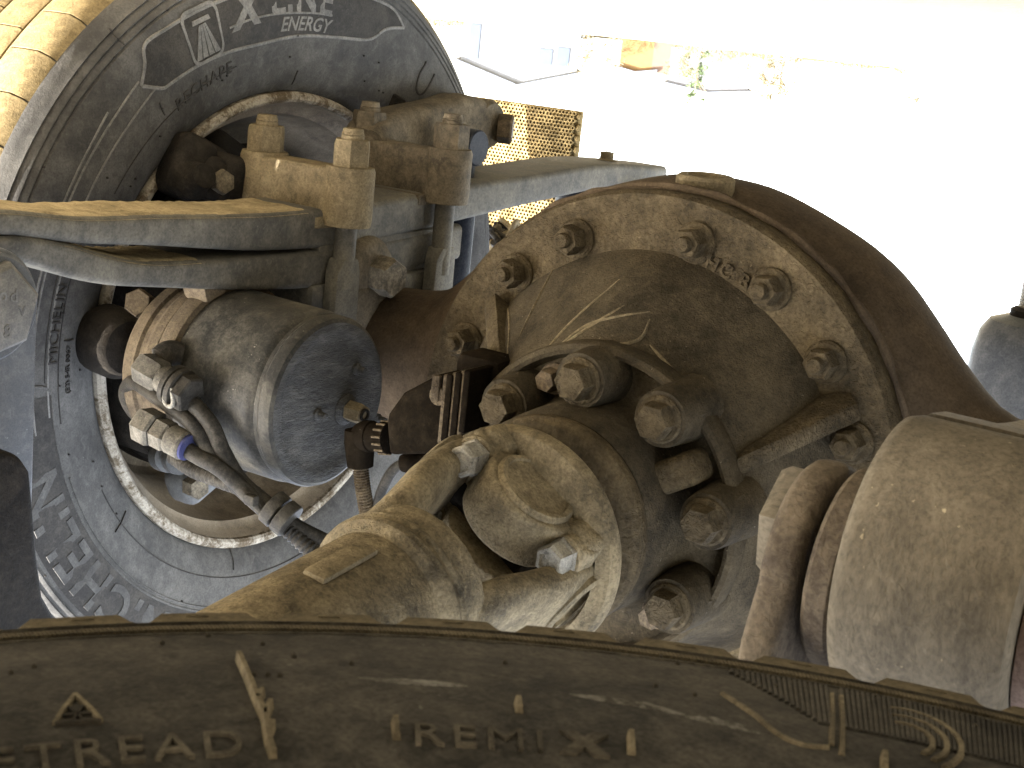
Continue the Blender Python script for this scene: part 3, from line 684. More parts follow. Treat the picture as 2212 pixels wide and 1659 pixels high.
cn = part('connector', lathe(frame(c0-d*.004, d), [(.0165,0),(.0165,Lc*.25),(.0150,Lc*.27),(.0150,Lc*.55),(.0165,Lc*.57),(.0165,Lc*.8),(.013,Lc),(0,Lc+.002)], 24), 'black', se)
rmesh = share(box((0,0,0), (.0022,.0022,Lc*.26), bev=.0005), 'mud')
for k in range(14):
    a = 2*math.pi*k/14; F = frame(c0-d*.004, d); F = F @ Matrix.Translation((.0168*math.cos(a), .0168*math.sin(a), Lc*.13)); inst('grip_ridge', rmesh, F, cn)
e0, e1 = at(776,940,1,.268), at(778,1000,1,.268)
part('elbow_boot', lathe(frame(e0, (e1-e0)), [(.015,-.006),(.0158,.008),(.0145,.022),(.0135,.033),(0,.034)], 20), 'black', se)
S = spline([at(778,985,1,.268),at(782,1040,1,.268),at(792,1100,1,.262),at(803,1150,1,.25)], 40); n_ = len(S)
part('conduit', tube(S, lambda s: .0078*(1+.12*math.sin(s*n_*1.6)), 12, 1, smooth=False), 'mud', se, 60)
part('cable', tube([at(915,998,1,.255),at(880,1000,1,.262),at(850,1015,1,.265),at(825,1060,1,.262),at(812,1110,1,.255),at(806,1150,1,.248)], .0056, 12), 'hose', se)
part('cable_plug', lathe(frame(at(868,1001,1,.263), at(915,997,1,.257)-at(868,1001,1,.263)), [(.0085,0),(.0098,.004),(.0098,.016),(.0085,.018),(.0085,.03),(0,.031)], 20), 'black', se)

# ================================================================== DRIVE SHAFT
ds = thing('drive_shaft', 'tan dusty drive shaft tube with universal joint at the differential nose', 'drive shaft', (0,.6,.08))
J = V((0,.420,.0)); S_ = V((.84,0,.5426)).normalized(); T_ = V((-.5426,0,.84)).normalized()
FD = frame((.004,0,-.012), V_, W_)
part('companion_flange', lathe(FD, [(.055,.322),(.088,.326),(.0955,.331),(.0975,.338),(.0970,.345),(.092,.351),(.080,.354),(.062,.356),(.058,.392),(0,.392)], 96), 'cast', ds, 35)
# flange yoke: a ring with windows where the fork ears swing
YC = V((.002,0,-.016)); STV = Matrix((S_, T_, V_)).transposed().to_4x4()
rr = []
for k in range(120):
    t = 2*math.pi*k/120; sc = abs(math.cos(t)); f = min(1, max(0, (sc-.62)/.16)); f = f*f*(3-2*f); ri = .008+.074*f; ro = .1015
    d = S_*math.cos(t)+T_*math.sin(t); lift = .006*(1-f)
    rr.append([YC+d*r+V_*v for r, v in ((ri,.384),(ro-.004,.386),(ro,.390),(ro,.398),(ro-.003,.403),(ro-.016,.406),(ri+.010,.404+lift),(ri+.002,.402+lift),(ri,.398))])
bmy = BM(); vr = [[bmy.verts.new(p) for p in r] for r in rr]
for i in range(120):
    A, B = vr[i], vr[(i+1) % 120]
    for j in range(9): bmy.faces.new((A[j], A[(j+1) % 9], B[(j+1) % 9], B[j]))
yd = part('flange_yoke', bmy, 'cast_lt', ds, 40)
for sg in (-1, 1):
    for ss in (-1, 1):
        part('cap_pad', box(J+T_*.040*sg+S_*.054*ss+V((0,-.012,0)), (.034,.040,.036), STV, .010, seg=3), 'cast_lt', yd)
    F = Matrix.Translation(J) @ Matrix((S_, V_, T_)).transposed().to_4x4()   # x=S, y=V, z=T
    arc = arcpts(0, -.002, .047, 165, 15, 20)
    poly = [(-.072,-.014),(-.073,.004),(-.067,.011),(-.054,.013)]+arc+[(.054,.013),(.067,.011),(.073,.004),(.072,-.014)]
    h0, h1 = (.008,.055) if sg > 0 else (-.055,-.008)
    cp = part('bearing_cap', prism(F, poly, h0, h1, .012, seg=4), 'cast_lt', ds, 60)
    part('cap_boss', lathe(frame(J+T_*.053*sg+V((0,.004,0)), T_*sg, V_), [(.037,-.01),(.0365,.004),(.034,.0070),(.030,.0070),(.029,.0050),(0,.0050)], 40), 'cast_lt', cp)
    for ss in (-1, 1):
        p = J+T_*.038*sg+S_*.055*ss+V((0,.010,0)); F2 = frame(p, V_, (math.cos(ss+2), 0, math.sin(ss+2)))
        part('bolt_seat', lathe(F2, [(.0185,-.02),(.0185,.0035),(.017,.005),(0,.005)], 28), 'cast_lt', cp)
        part('bolt', lathe(F2, [(.0165,.004),(.0168,.006),(.0160,.008),(.0148,.0085),(.0146,.021),(.0125,.0245),(.0095,.0245),(.0090,.0235),(0,.0235)], 6, ph=.4+ss), 'zinc', cp, 25)
# cross spider
b = tube([J-T_*.045, J+T_*.045], .017, 20, 2, smooth=False); tube([J-S_*.06, J+S_*.06], .017, 20, 2, b, smooth=False); part('spider', b, 'dark', ds)
# tube, weld ring and fork; the shaft climbs towards the gearbox
AX = V((0,1,-.118)).normalized(); A0 = J
FA = frame(A0, AX, W_)
tb = part('shaft_tube', lathe(FA, [(.0590,.156),(.0600,.160),(.0600,1.3),(0,1.3)], 96, cap=(False,True)), 'cast_lt', ds)
part('weld_ring', lathe(FA, [(.0630,.141),(.0680,.143),(.0688,.146),(.0660,.1485),(.0668,.151),(.0690,.155),(.0680,.160),(.0635,.164),(.0600,.166)], 96, cap=(False,False)), 'cast_lt', tb)
w0 = at(640, 1195, 0, -.012); bl = at(830,1150,0,-.012)
p = A0+AX*.222; nrm = V((-.12,0,.99)).normalized()
part('balance_plate', box(p+nrm*.0610+AX*.0, (.020,.060,.006), Matrix((nrm.cross(AX)*-1, AX, nrm)).transposed().to_4x4(), .0025), 'clamp', tb)
# fork: loft from the round socket into two ears along +-S_
sec = []
for h, r in ((.152,.0625),(.144,.0645),(.132,.0665),(.124,.0668),(.119,.0655),(.118,.0610),(.126,.050),(.134,.030),(.136,.0)): sec.append((max(r,1e-4), h))
sock = part('fork_socket', lathe(FA, sec, 72, cap=(True,True)), 'cast_lt', ds)
TT = (T_ - AX*T_.dot(AX)).normalized(); SS = AX.cross(TT)*(-1)
SS = SS if SS.dot(S_) > 0 else -SS
for sg in (-1, 1):
    rr = []
    for h, cs, hs_, ht in ((.134,.046,.0175,.036),(.112,.0485,.0180,.047),(.086,.054,.0185,.050),(.062,.0605,.0185,.047),(.030,.066,.0175,.042),(.008,.067,.0175,.041),(-.014,.067,.017,.036),(-.030,.066,.015,.026),(-.038,.065,.010,.014)):
        ring = []
        for k in range(28):
            t = 2*math.pi*k/28; c, s = math.cos(t), math.sin(t)
            ring.append(A0+AX*h+SS*(sg*cs+hs_*math.copysign(abs(c)**.7, c))+TT*(ht*math.copysign(abs(s)**.7, s)))
        rr.append(ring)
    ear = part('fork_ear', rings(BM(), rr), 'cast_lt', ds, 60)
    part('ear_cup', lathe(frame(A0+SS*.081*sg, SS*sg), [(.031,-.004),(.031,.004),(.028,.006),(.024,.006),(.023,.003),(0,.003)], 40), 'cast_lt', ear)

# ================================================================== NEAR SPRING EYE AND HANGER (right)
ns = thing('leaf_spring', 'near spring with a large tan rolled eye clamped beside a hanger plate', 'leaf spring', (-.45,.69,.25))
NE = V((0,.695,.172)); FN = frame(NE, U_, W_)
RE = .072
# rolled eye and leaf strap as one wide band running to the rear
def eye_band():
    bm = BM(); prof = []
    for k in range(0, 29): a = R(-95+ 305*k/28); prof.append((NE.y+RE*math.cos(a), NE.z+RE*math.sin(a)))
    return prof
b = lathe(FN, [(.040,-.394),(.066,-.394),(.0705,-.396),(.072,-.401),(.072,-.470),(.0705,-.476),(.066,-.478),(.040,-.478)], 96)
ey = part('spring_eye', b, 'eye', ns, 50)
tf = smooth_tab([(-.70,.216),(-.5,.226),(-.3,.216),(.0,.196),(.2,.19),(.39,.196),(.5,.207),(.60,.226),(.66,.243)]); bf = smooth_tab([(-.70,.192),(-.5,.19),(-.3,.176),(.0,.150),(.2,.15),(.39,.164),(.5,.178),(.60,.198),(.66,.212)])
rr = []
for i in range(50):
    v = -.70+1.375*i/49; t_, b_ = tf(v), bf(v); e = .005
    rr.append([V(p) for p in ((-.397,v,b_+e),(-.402,v,b_),(-.470,v,b_),(-.475,v,b_+e),(-.475,v,t_-e),(-.470,v,t_),(-.402,v,t_),(-.397,v,t_-e))])
part('main_leaf', rings(BM(), rr), 'eye', ns, 50)
part('bushing', lathe(FN, [(.052,-.476),(.060,-.479),(.061,-.488),(.054,-.493),(.050,-.540),(0,-.540)], 48), 'bushing', ns)
nh = thing('spring_hanger', 'rough brown hanger plate with big bolt beside the near spring eye', 'bracket', (-.37,.70,.2))
FH = frame((0,.698,.160), U_, V_)     # local x=v, y = u x v = w
def hanger_poly(r, down, v1): return arcpts(0,0,r,0,180,20)+[(-r*.98,-down),(v1,-down)]
part('plate', prism(FH, arcpts(0,0,.051,-2,182,24)+[(-.051,-.30),(.068,-.30),(.062,-.03)], -.372, -.352, .006, seg=3), 'hang', nh)
part('thrust_washer', lathe(FH, [(.030,-.392),(.050,-.3915),(.052,-.389),(.052,-.379),(.050,-.3765),(.03,-.376)], 56), 'hang', nh)
inst('bolt', share(lathe(Matrix.Identity(4), [(.034,0),(.034,.016),(.030,.022),(.0,.023)], 6), 'eye'), frame((-.353,.674,.166), U_, (0,.9,.3)), nh)
part('hanger_web', box((-.385,.665,-.02), (.045,.05,.24), bev=.012), 'hang', nh)

# far hanger (left edge of the picture)
fh = thing('spring_hanger', 'blue grey steel hanger plate holding the far spring eye with a marked bolt', 'bracket', (.37,.66,.2))
FL = frame((0,.655,.147), (-1,0,0), V_)   # local x=v, y=(-u x v)=-w ; z=-u
hp = part('plate', prism(FL, arcpts(0,0,.049,180,360,24)+[(.075,.06),(.075,.42),(-.047,.42),(-.049,.10)], -.385, -.362, .004, seg=3), 'bluegrey', fh)
part('washer', lathe(FL, [(.0455,-.364),(.0455,-.359),(.043,-.3565),(0,-.3565)], 56), 'bluegrey', fh)
bh = part('bolt', lathe(FL, [(.0400,-.358),(.0400,-.350),(.036,-.3455),(.035,-.345),(0,-.345)], 6, ph=R(14)), 'steel', fh)
for s, px, py in (('8', 16, 718), ('d', 30, 640), ('o', 6, 638), ('v', 48, 668)):
    q = at(px, py, 0, .345); b = txt(s, .016, 0, .0006, .0002)
    b.transform(Matrix.Translation(V((.345,q.y,q.z))) @ Matrix((V((0,-1,0)), V((0,0,1)), V((-1,0,0)))).transposed().to_4x4()); part('bolt_marking', b, 'letter', bh)
bp_ = thing('bump_stop', 'dark rubber block in front of the blue grey hanger plate', 'rubber block', (.30,.68,.0))
pl = [(-40,985),(10,975),(45,985),(68,1020),(74,1080),(84,1200),(96,1290),(132,1352),(128,1420),(-40,1420)]
FB = frame((0,0,0), (-1,0,0), V_)
q = [at(px,py,0,.300) for px, py in pl]
part('block', prism(FB, [(p.y, -p.z) for p in q], -.345, -.300, .006, seg=3), 'dark', bp_)

# ================================================================== SHOCKS, AIR BELLOWS, MUDFLAP
sh = thing('shock_absorber', 'grey shock absorber with bare rod standing behind the differential dome', 'shock absorber', tuple(at(2235,700,1,-.55)))
q = at(2222, 700, 1, -.55); FZ = frame((q.x, q.y, 0), W_)
zt = at(2150,690,1,-.55).z
part('body', lathe(FZ, [(.068,zt-.42),(.068,zt-.10),(.066,zt-.04),(.060,zt-.012),(.050,zt+.004),(.030,zt+.012),(.0,zt+.012)], 64), 'shock', sh)
part('rod_collar', lathe(FZ, [(.026,zt+.008),(.026,zt+.020),(.020,zt+.024),(0,zt+.024)], 32), 'dark', sh)
part('rod', lathe(FZ, [(.017,zt+.012),(.017,zt+.16),(0,zt+.16)], 24), 'zinc', sh)
s2 = thing('shock_absorber', 'dark blue shock absorber tube behind the spring clamps beside the tyre', 'shock absorber', (.585,-.17,.25))
q = at(987, 540, 1, -.19); part('tube', lathe(frame((q.x,-.19,0), W_), [(.020,-.35),(.020,.18),(.014,.20),(.014,.24),(0,.24)], 32), 'navy', s2)
part('top_eye', lathe(frame((q.x-.02,-.19,.25), U_), [(.022,0),(.024,.002),(.024,.038),(.022,.04)], 24), 'navy', s2)
ab = thing('air_bellows', 'dark air spring piston standing on the rear end of the far spring', 'air spring', (.5,-.55,.19))
part('piston', lathe(frame((.5,-.60,0), W_), [(.11,-.26),(.125,-.20),(.125,-.10),(.105,-.05),(.085,.03),(.085,.18),(.07,.19),(0,.19)], 48), 'navy', ab)

mf = thing('mudflap', 'ochre honeycomb mudflap hanging behind the far wheels, half in sun', 'mudflap', (1.15,-1.18,.28))
FVv = -1.18
tl = at(1000, 195, 1, FVv); tr = at(1250, 240, 1, FVv); br_ = at(1240, 362, 1, FVv)
ex = V((1, 0, 0)); wb = .276     # lower edge (real) in w
bm = BM()
u_in, u_out, w_lo, w_hi = tr.x, tr.x+.46, tr.z, tr.z-.46
pitch = .0086; rowh = pitch*.866; holes = []
ny = int((w_lo-w_hi)/rowh)
nx = int((u_out-u_in)/pitch)
for r_ in range(ny):
    for c in range(nx):
        cx = u_in+.01+(c+.5*(r_ % 2))*pitch; cz = w_lo-.006-r_*rowh
        hexo = [(cx+pitch*.5774*math.cos(R(30+60*k)), cz+pitch*.5774*math.sin(R(30+60*k))) for k in range(6)]
        hexi = [(cx+pitch*.36*math.cos(R(30+60*k)), cz+pitch*.36*math.sin(R(30+60*k))) for k in range(6)]
        jig = random.uniform(-.0012,.0012)
        vo = [bm.verts.new((x, FVv, z)) for x, z in hexo]; vi = [bm.verts.new((x, FVv+.001+jig, z)) for x, z in hexi]
        vd = [bm.verts.new((x*.35+cx*.65 if False else x, FVv-.010, z)) for x, z in hexi]
        for k in range(6):
            j = (k+1) % 6; bm.faces.new((vo[k], vo[j], vi[j], vi[k])); bm.faces.new((vi[k], vi[j], vd[j], vd[k]))
        bm.faces.new(vd)
part('honeycomb', bm, 'flap', mf, 30, kind='stuff')
part('backing', box(((u_in+u_out)/2+.004, FVv-.022, (w_lo+w_hi)/2), (u_out-u_in-.002, .020, w_lo-w_hi-.002), bev=.003), 'flap', mf)
sc_me = share(lathe(Matrix.Identity(4), [(.007,0),(.0085,.004),(.007,.008),(0,.009)], 12), 'flap')
for k in range(20): inst('edge_scallop', sc_me, frame((u_in+.006, FVv-.012, w_lo-.012-k*.0225), (-1,0,0)), mf)
tg = thing('wire_tangle', 'tangle of loose wires and clips below the mudflap beside the tyre', 'wires', tuple(at(1090,520,1,-.8)))
for k in range(9):
    pts = [at(1085+random.uniform(-32,32), 520+random.uniform(-45,40), 1, -.80+random.uniform(-.03,.03)) for _ in range(5)]
    part('wire', tube(pts, .005, 8, 6), ('clamp', 'zinc', 'dark', 'hose')[k % 4], tg)

# ================================================================== SPARE WHEEL (overhead in reality, bottom of the picture)
SC = V((-.616, 1.344, 0))
sw = thing('spare_wheel', 'brown dusty spare tyre slung flat under the chassis, RETREAD and REMI X on its sidewall', 'spare wheel', (SC.x, SC.y, .211))
sprof = [(.489,.150),(.4925,.172),(.4940,.1805),(.4932,.1815),(.4922,.1796),(.4908,.1812),(.4895,.1815),(.4885,.1796),(.4872,.1815),(.4855,.1822),(.4805,.1828),(.4795,.1814),(.4785,.1830),
         (.470,.1845),(.455,.1875),(.44,.1905),(.42,.1940),(.40,.1960),(.38,.1960),(.355,.1930),(.33,.186),(.31,.176),(.298,.162),(.296,.146)]
sprof = [(r, w+.003) for r, w in sprof]
sh_f = lerp_tab(sprof)
full = [(r, w) for r, w in reversed(sprof)] + [(.489,.056)] + [(r, .112-w) for r, w in sprof]
FSW = frame(SC, W_, U_)
sty = part('tyre', lathe(FSW, full, 224, cap=(False,False)), 'spare', sw, 45)
part('rim', lathe(FSW, [(.298,.168),(.302,.172),(.298,.176),(.290,.172),(.284,.155),(.270,.140),(.262,.08),(.245,.05),(.245,-.03),(.15,-.05),(.09,-.04),(0,-.04)], 96, cap=(False,True)), 'rim', sw, 45)
# shoulder blocks: each a long lug with a scooped gap
NBK = 68; da = 2*math.pi/NBK
bm = BM(); rr = []
for i in range(13):
    s = i/12; ph = -da*.5+da*s
    # gap with rounded scoop between lugs
    edge = min(s, 1-s); k = min(1, max(0, (edge-.05)/.07)); k = k*k*(3-2*k)
    rt = .4945+.0130*k
    rr.append([V((r*math.cos(ph), r*math.sin(ph), w)) for r, w in ((.4900,.168),(.4945,.1832),(rt-.0025*k,.1826-.0005*(1-k)),(rt-.0005*k,.1800),(rt,.173),(rt+.001*k,.130),(rt+.001*k,.056),(.492,.056))])
rings(bm, rr); blk = share(bm, 'spare_blk')
for j in range(NBK): inst('tread_block', blk, FSW @ Matrix.Rotation(da*(j+.18), 4, 'Z'), sty)
mk = share(box((.5015,0,.1828), (.0016,.0085,.0012), bev=.0004), 'spare_blk')
for j in range(NBK): inst('lug_mark', mk, FSW @ Matrix.Rotation(da*(j+.18)+random.uniform(-.006,.006), 4, 'Z'), sty)
# helpers on the spare sidewall: e1 x e2 = +w
E1, E2 = V((1,0,0)), V((0,1,0))
def spr(px, py, w=.203):
    q = at(px, py, 2, w)
    for _ in range(4):
        r = math.hypot(q.x-SC.x, q.y-SC.y); q = at(px, py, 2, sh_f(r))
    return math.degrees(math.atan2(q.y-SC.y, q.x-SC.x)), math.hypot(q.x-SC.x, q.y-SC.y)
def sp_strip(pts, wid0, h=.0014, taper=False):
    P = spline([(a, r, 0) for a, r in pts], 8); rr = []
    for i, p in enumerate(P):
        a = P[max(i-1,0)]; b = P[min(i+1,len(P)-1)]
        tx, ty = R(b.x-a.x)*p.y, b.y-a.y; L = math.hypot(tx, ty) or 1; nx, ny = -ty/L, tx/L; ring = []
        wid = wid0*(.12+math.sin(math.pi*i/(len(P)-1))**.7*random.uniform(.6,1.1)) if taper else wid0
        for s, z in ((-.5,-.0004),(-.3,h),(.3,h),(.5,-.0004)):
            r = p.y+ny*wid*s; ph = R(p.x)+nx*wid*s/p.y
            ring.append(SC+(E1*math.cos(ph)+E2*math.sin(ph))*r+W_*(sh_f(r)+z))
        rr.append(ring)
    return rings(BM(), rr)
def sp_text(s, pxs, size, mat='spare_let', space=1.0, off=0, extr=.0012):
    a, r = spr(*pxs); b = txt(s, size, 0, extr, off, space)
    return part('lettering', bend(b, SC, W_, E1, E2, R(a), r, sh_f, .0002), mat, sty, 30)
sp_text('RETREAD', (208,1632), .0170, 'spare_let', 1.22)
sp_text('REMI', (1035,1597), .0165, 'spare_let', 1.25)
sp_text('X', (1262,1612), .0150, 'spare_let', 1.0, .0012)
for pxs, L in [((855,1580),.010),((1120,1530),.008),((1363,1612),.011),((1910,1650),.010)]:
    a, r = spr(*pxs); part('wear_tick', sp_strip([(a,r-L/2),(a,r),(a,r+L/2)], .0028, .003), 'spare_hi', sty)
# long crack-like moulding ridge
ridge = [spr(*p) for p in [(515,1425),(535,1470),(555,1520),(572,1560),(578,1600),(590,1640)]]
part('mould_ridge', sp_strip(ridge, .0026, .0035), 'spare_hi', sty)
for c in ([(572,1560),(583,1530)],[(555,1525),(566,1505)],[(578,1600),(588,1575)]):
    a = spr(*c[0]); b = spr(*c[1]); part('mould_ridge', sp_strip([a, ((a[0]+b[0])/2, (a[1]+b[1])/2), b], .0024, .0035), 'spare_hi', sty)
# mountain triangle with snowflake
tri = [spr(*p) for p in [(118,1568),(162,1505),(218,1562)]]
for i in range(3):
    a, b = tri[i], tri[(i+1) % 3]
    part('snow_mark', sp_strip([a, ((a[0]*2+b[0])/3, (a[1]*2+b[1])/3), ((a[0]+b[0]*2)/3, (a[1]+b[1]*2)/3), b], .0020, .0014), 'spare_hi' if i != 2 else 'spare_dk', sty)
ca, cr = spr(166, 1548)
for k in range(3):
    t = R(60*k); dx, dy = math.cos(t)*.0045, math.sin(t)*.0065
    part('snow_mark', sp_strip([(ca-math.degrees(dx/cr), cr-dy), (ca, cr), (ca+math.degrees(dx/cr), cr+dy)], .0011, .0012), 'spare_dk', sty)
# knurled ring: fine teeth all round, one mesh
bm = BM()
a_lo, a_hi = -105, -15
nk = 520
for k in range(nk):
    a = R(a_lo+(a_hi-a_lo)*k/nk); ring0 = []; 
    for (r, off) in ((.4808,-.0007),(.4808,.0004),(.4853,.0013),(.4853,.0002)):
        ph = a+off/r; ring0.append(SC+(E1*math.cos(ph)+E2*math.sin(ph))*r+W_*(sh_f(r)+.0001))
    mid = [p+W_*.0014 for p in ring0]
    rings(bm, [ring0, mid])
part('knurled_ring', bm, 'spare_blk', sty, 20, kind='stuff')
for rr0, wd in ((.4875,.0030),(.4795,.0018),(.4912,.0016)):
    part('shoulder_rib', sp_strip([(a_lo+(a_hi-a_lo)*i/18, rr0) for i in range(19)], wd, .0012), 'spare_hi' if wd > .002 else 'spare_let', sty)  # paler rib tones put the light along the shoulder into the colour
# ribbed pad with raised oval rings on the right
bm = BM()
for k in range(58):
    px = 1590+k*11.2; a0_, r0_ = spr(px, 1452+ (px-1590)*.155); r_top = .4770; r_bot = .4770-min(.052, .004+.0030*k) if px < 1800 else .425
    if 1795 < px < 1822: continue
    a, _ = spr(px, 1520+(px-1590)*.17); rr = []
    for r in (r_bot, (r_bot+r_top)/2, r_top):
        rr.append([SC+(E1*math.cos(R(a)+o/r)+E2*math.sin(R(a)+o/r))*r+W_*(sh_f(r)+z) for o, z in ((-.0011,-.0002),(-.0005,.0010),(.0005,.0010),(.0011,-.0002))])
    rings(bm, rr)
part('ribbed_pad', bm, 'spare', sty, 20, kind='stuff')
part('pad_border', sp_strip([spr(*p) for p in [(1560,1500),(1620,1540),(1680,1588),(1735,1612),(1790,1618)]], .0022, .0012), 'spare_hi', sty)
part('pad_border', sp_strip([spr(*p) for p in [(1797,1500),(1798,1550),(1796,1612)]], .0022, .0012), 'spare_hi', sty)
part('pad_border', sp_strip([spr(*p) for p in [(1818,1505),(1820,1560),(1818,1632)]], .0022, .0012), 'spare_hi', sty)
for s in (.55, .8, 1.05):
    pts = [spr(1945+125*s*math.cos(R(t)), 1600+62*s*math.sin(R(t))+ .16*125*s*math.cos(R(t))) for t in range(-100, 60, 16)]
    part('oval_ring', sp_strip(pts, .0026, .0014), 'spare_hi', sty)
b_me = share(lathe(Matrix.Identity(4), [(.0009,0),(.0008,.0012),(.0,.0018)], 8), 'spare_let')
for k in range(34):
    a = random.uniform(-95,-20); r = random.choice((.478,.437,.425,.447,.4915,.465))+random.uniform(-.003,.003)
    inst('vent_nub', b_me, frame(SC+(E1*math.cos(R(a))+E2*math.sin(R(a)))*r+W_*sh_f(r), W_), sty)
# pale scuffs left by the kerb
for pts in ([(770,1465),(850,1470),(930,1475),(1010,1483)],[(1230,1500),(1320,1512),(1400,1525),(1480,1545)],[(1480,1548),(1560,1560),(1640,1585)]):
    part('kerb_scuff', sp_strip([spr(*p) for p in pts], .0085, .0002, True), 'scuff', sty)

# ================================================================== CAB (outside the picture, added to shade the axle)
cb = thing('shading_cab', 'tall dark unseen truck cab, added to shade the axle', 'cab', (0,3.4,-.4))
FCb = frame((0,0,0), U_, V_)   # local x=v, y=w
part('shading_shell', prism(FCb, [(2.35,-.55),(2.35,-2.9),(2.5,-3.05),(4.2,-3.0),(4.6,-1.6),(4.7,-.5),(4.7,.12),(3.2,.12),(3.2,-.45)], -1.22, 1.22, .06, seg=3), 'chassis', cb)

# ================================================================== BACKGROUND
def world_px(px, py, dist):
    """ground point (truck frame) seen near this picture column, dist metres away"""
    d = ray(px, py); h = V((d.x, d.y, 0)).normalized(); return V((CU.x, CU.y, 0))+h*dist
def facing(px):
    d = ray(px, 100); h = V((d.x, d.y, 0)).normalized(); side = V((RGT.x, RGT.y, 0)).normalized(); return h, side
def gable(name, label, px, dist, wid, eave, ridge, depth, wall, roof, cat='house'):
    p = world_px(px, 100, dist); h, s = facing(px); root = thing(name, label, cat, (p.x, p.y, RT))
    F = Matrix.Translation(V((p.x, p.y, RT))) @ Matrix((s, -W_, h)).transposed().to_4x4()
    part('wall', prism(F, [(-wid/2,0),(wid/2,0),(wid/2,eave),(0,ridge-.12),(-wid/2,eave)], 0, depth), wall, root)
    ov = .35
    rf = BM(); rings(rf, [[F @ V((x, y, z)) for x, y in ((-wid/2-ov,eave-.15),(0,ridge),(wid/2+ov,eave-.15),(wid/2+ov,eave-.35),(0,ridge-.22),(-wid/2-ov,eave-.35))] for z in (-.3, depth+.3)])
    part('roof', rf, roof, root)
    return root, F
hr, F = gable('gabled_house', 'pale gabled house far across the bright yard', 1125, 95, 7.6, 2.75, 3.85, 10, 'white_wall', 'roof')
for x0, y0, w_, h_ in ((-3.4,.1,.7,2.2),(1.2,1.2,.9,1.0),(2.4,1.0,.8,1.2)):
    wn = part('window' if y0 > .5 else 'door', box(F @ V((x0+w_/2, y0+h_/2, -.03)), (w_, h_, .08), F), 'glassw', hr)
orr, F = gable('orange_shed', 'orange boarded shed with a brown lean-to end', 1378, 90, 2.0, 2.0, 2.12, 3, 'orange', 'roof', 'shed')
part('lean_to', box(F @ V((1.55,.95,1)), (1.1,1.9,2), F), 'brownwall', orr)
gr, F = gable('grey_barn', 'long low grey barn beyond the trees', 1540, 140, 7.8, 3.9, 4.3, 10, 'greywall', 'roof', 'barn')
fn = thing('fence', 'pale panel fence along the far edge of the yard', 'fence', tuple(world_px(2110,150,80).to_2d())+(RT,))
h, s = facing(2110)
for k in range(5):
    p = world_px(2110,150,80)+s*(-2.7+k*1.75); p.z = RT-.62
    part('fence_panel', box(p, (1.66,1.24,.05), Matrix((s, -W_, h)).transposed().to_4x4()), 'fence', fn)
    p2 = p - s*.875; part('fence_post', box(p2, (.08,1.4,.09), Matrix((s, -W_, h)).transposed().to_4x4()), 'bark', fn)
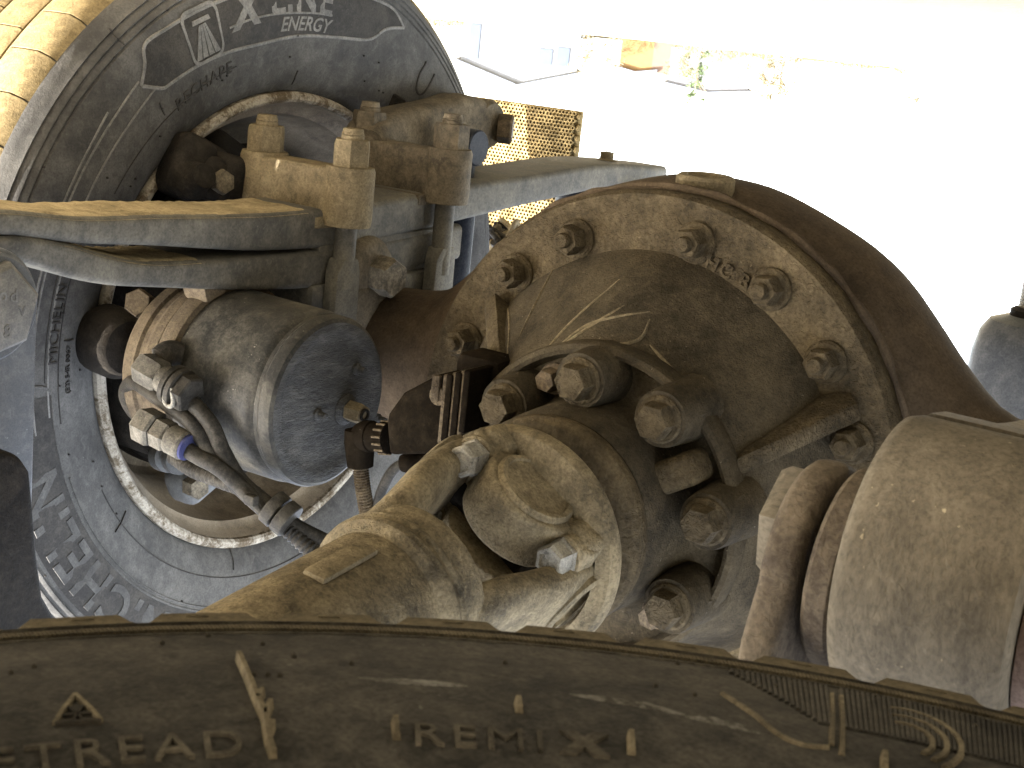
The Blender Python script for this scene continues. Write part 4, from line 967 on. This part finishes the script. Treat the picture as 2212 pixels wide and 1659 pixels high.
def tree(name, label, px, dist, hgt, rad, mat, low=.15):
    p = world_px(px, 100, dist); root = thing(name, label, 'tree' if 'tree' in name else 'bush', (p.x, p.y, RT), 'far greenery')
    b = BM(); tube([(p.x,p.y,RT+.1),(p.x+.1,p.y,RT-hgt*.4),(p.x-.05,p.y+.1,RT-hgt*.8)], lambda s: hgt*.03*(1-.7*s), 8, 4, b)
    for k in range(6):
        a = k*1.05; z = RT-hgt*(.35+.07*k); tube([(p.x,p.y,z),(p.x+rad*.5*math.cos(a),p.y+rad*.5*math.sin(a),z-hgt*.18),(p.x+rad*.8*math.cos(a),p.y+rad*.8*math.sin(a),z-hgt*.25)], lambda s: hgt*.012*(1-.7*s), 6, 3, b)
    part('trunk', b, 'bark', root)
    bm = BM(); rnd = random.Random(px)
    cl = [(rnd.gauss(0,.45)*rad, rnd.gauss(0,.45)*rad, RT-hgt*(low+(1-low)*rnd.random()**.8), rad*rnd.uniform(.16,.34)) for _ in range(26)]
    for x, y, z, r in cl:
        for _ in range(70):
            d = V((rnd.gauss(0,1), rnd.gauss(0,1), rnd.gauss(0,1))).normalized()*r*rnd.uniform(.5,1.1)
            c = V((p.x+x, p.y+y, z))+d; L = hgt*.025; q1 = V((rnd.uniform(-1,1),rnd.uniform(-1,1),rnd.uniform(-1,1)))*L; q2 = V((rnd.uniform(-1,1),rnd.uniform(-1,1),rnd.uniform(-1,1)))*L
            if c.z > RT-.05: continue
            bm.faces.new([bm.verts.new(c-q1), bm.verts.new(c+q2), bm.verts.new(c+q1)])
    part('crown', bm, mat, root)
for px, dist, hgt, rad, mat, nm, lb in [(1270,92,2.3,1.1,'leafdry','small_tree','yellowing tree beside the gabled house'),(1325,88,1.9,1.0,'leafdry','small_tree','yellowing tree beside the orange shed'),
    (1480,86,1.9,1.0,'leafdry','bush','dry bush right of the brown lean-to'),(1515,88,3.2,.9,'leaf','small_tree','green tree in front of the grey barn'),(1600,88,1.5,1.3,'leafdry','bush','low dry bush below the grey barn wall'),
    (1700,85,2.8,1.5,'leafdry','small_tree','wide sparse tree standing in the open yard edge'),(1660,84,2.4,1.0,'leafdry','small_tree','thin sparse tree beside the wide one'),(1790,84,1.3,1.3,'leafdry','bush','low scrub between the sparse tree and the fence'),(1990,80,1.9,.7,'leafdry','bush','round bush at the end of the panel fence')]:
    tree(nm, lb, px, dist, hgt, rad, mat, .05)

# dry verge of scrub along the far side of the yard
bm = BM(); rnd = random.Random(3)
for k in range(9000):
    px = rnd.uniform(900, 2300); p = world_px(px, 100, rnd.uniform(96, 104)); hh = (.35+.3*math.sin(px*.013)+.25*math.sin(px*.041+1))*rnd.random()
    c = V((p.x, p.y, RT-.02-max(.05, hh))); L = .10
    bm.faces.new([bm.verts.new(c+V((rnd.uniform(-1,1),rnd.uniform(-1,1),rnd.uniform(-1,1)))*L) for _ in range(3)])
vg = part('scrub_verge', bm, 'leafdry', None, kind='stuff'); vg['label'] = 'thin strip of dry scrub along the far edge of the yard'; vg['category'] = 'scrub'

# ------------------------------------------------------------------ render settings
scene.render.engine = 'CYCLES'
scene.cycles.max_bounces = 8; scene.cycles.diffuse_bounces = 5
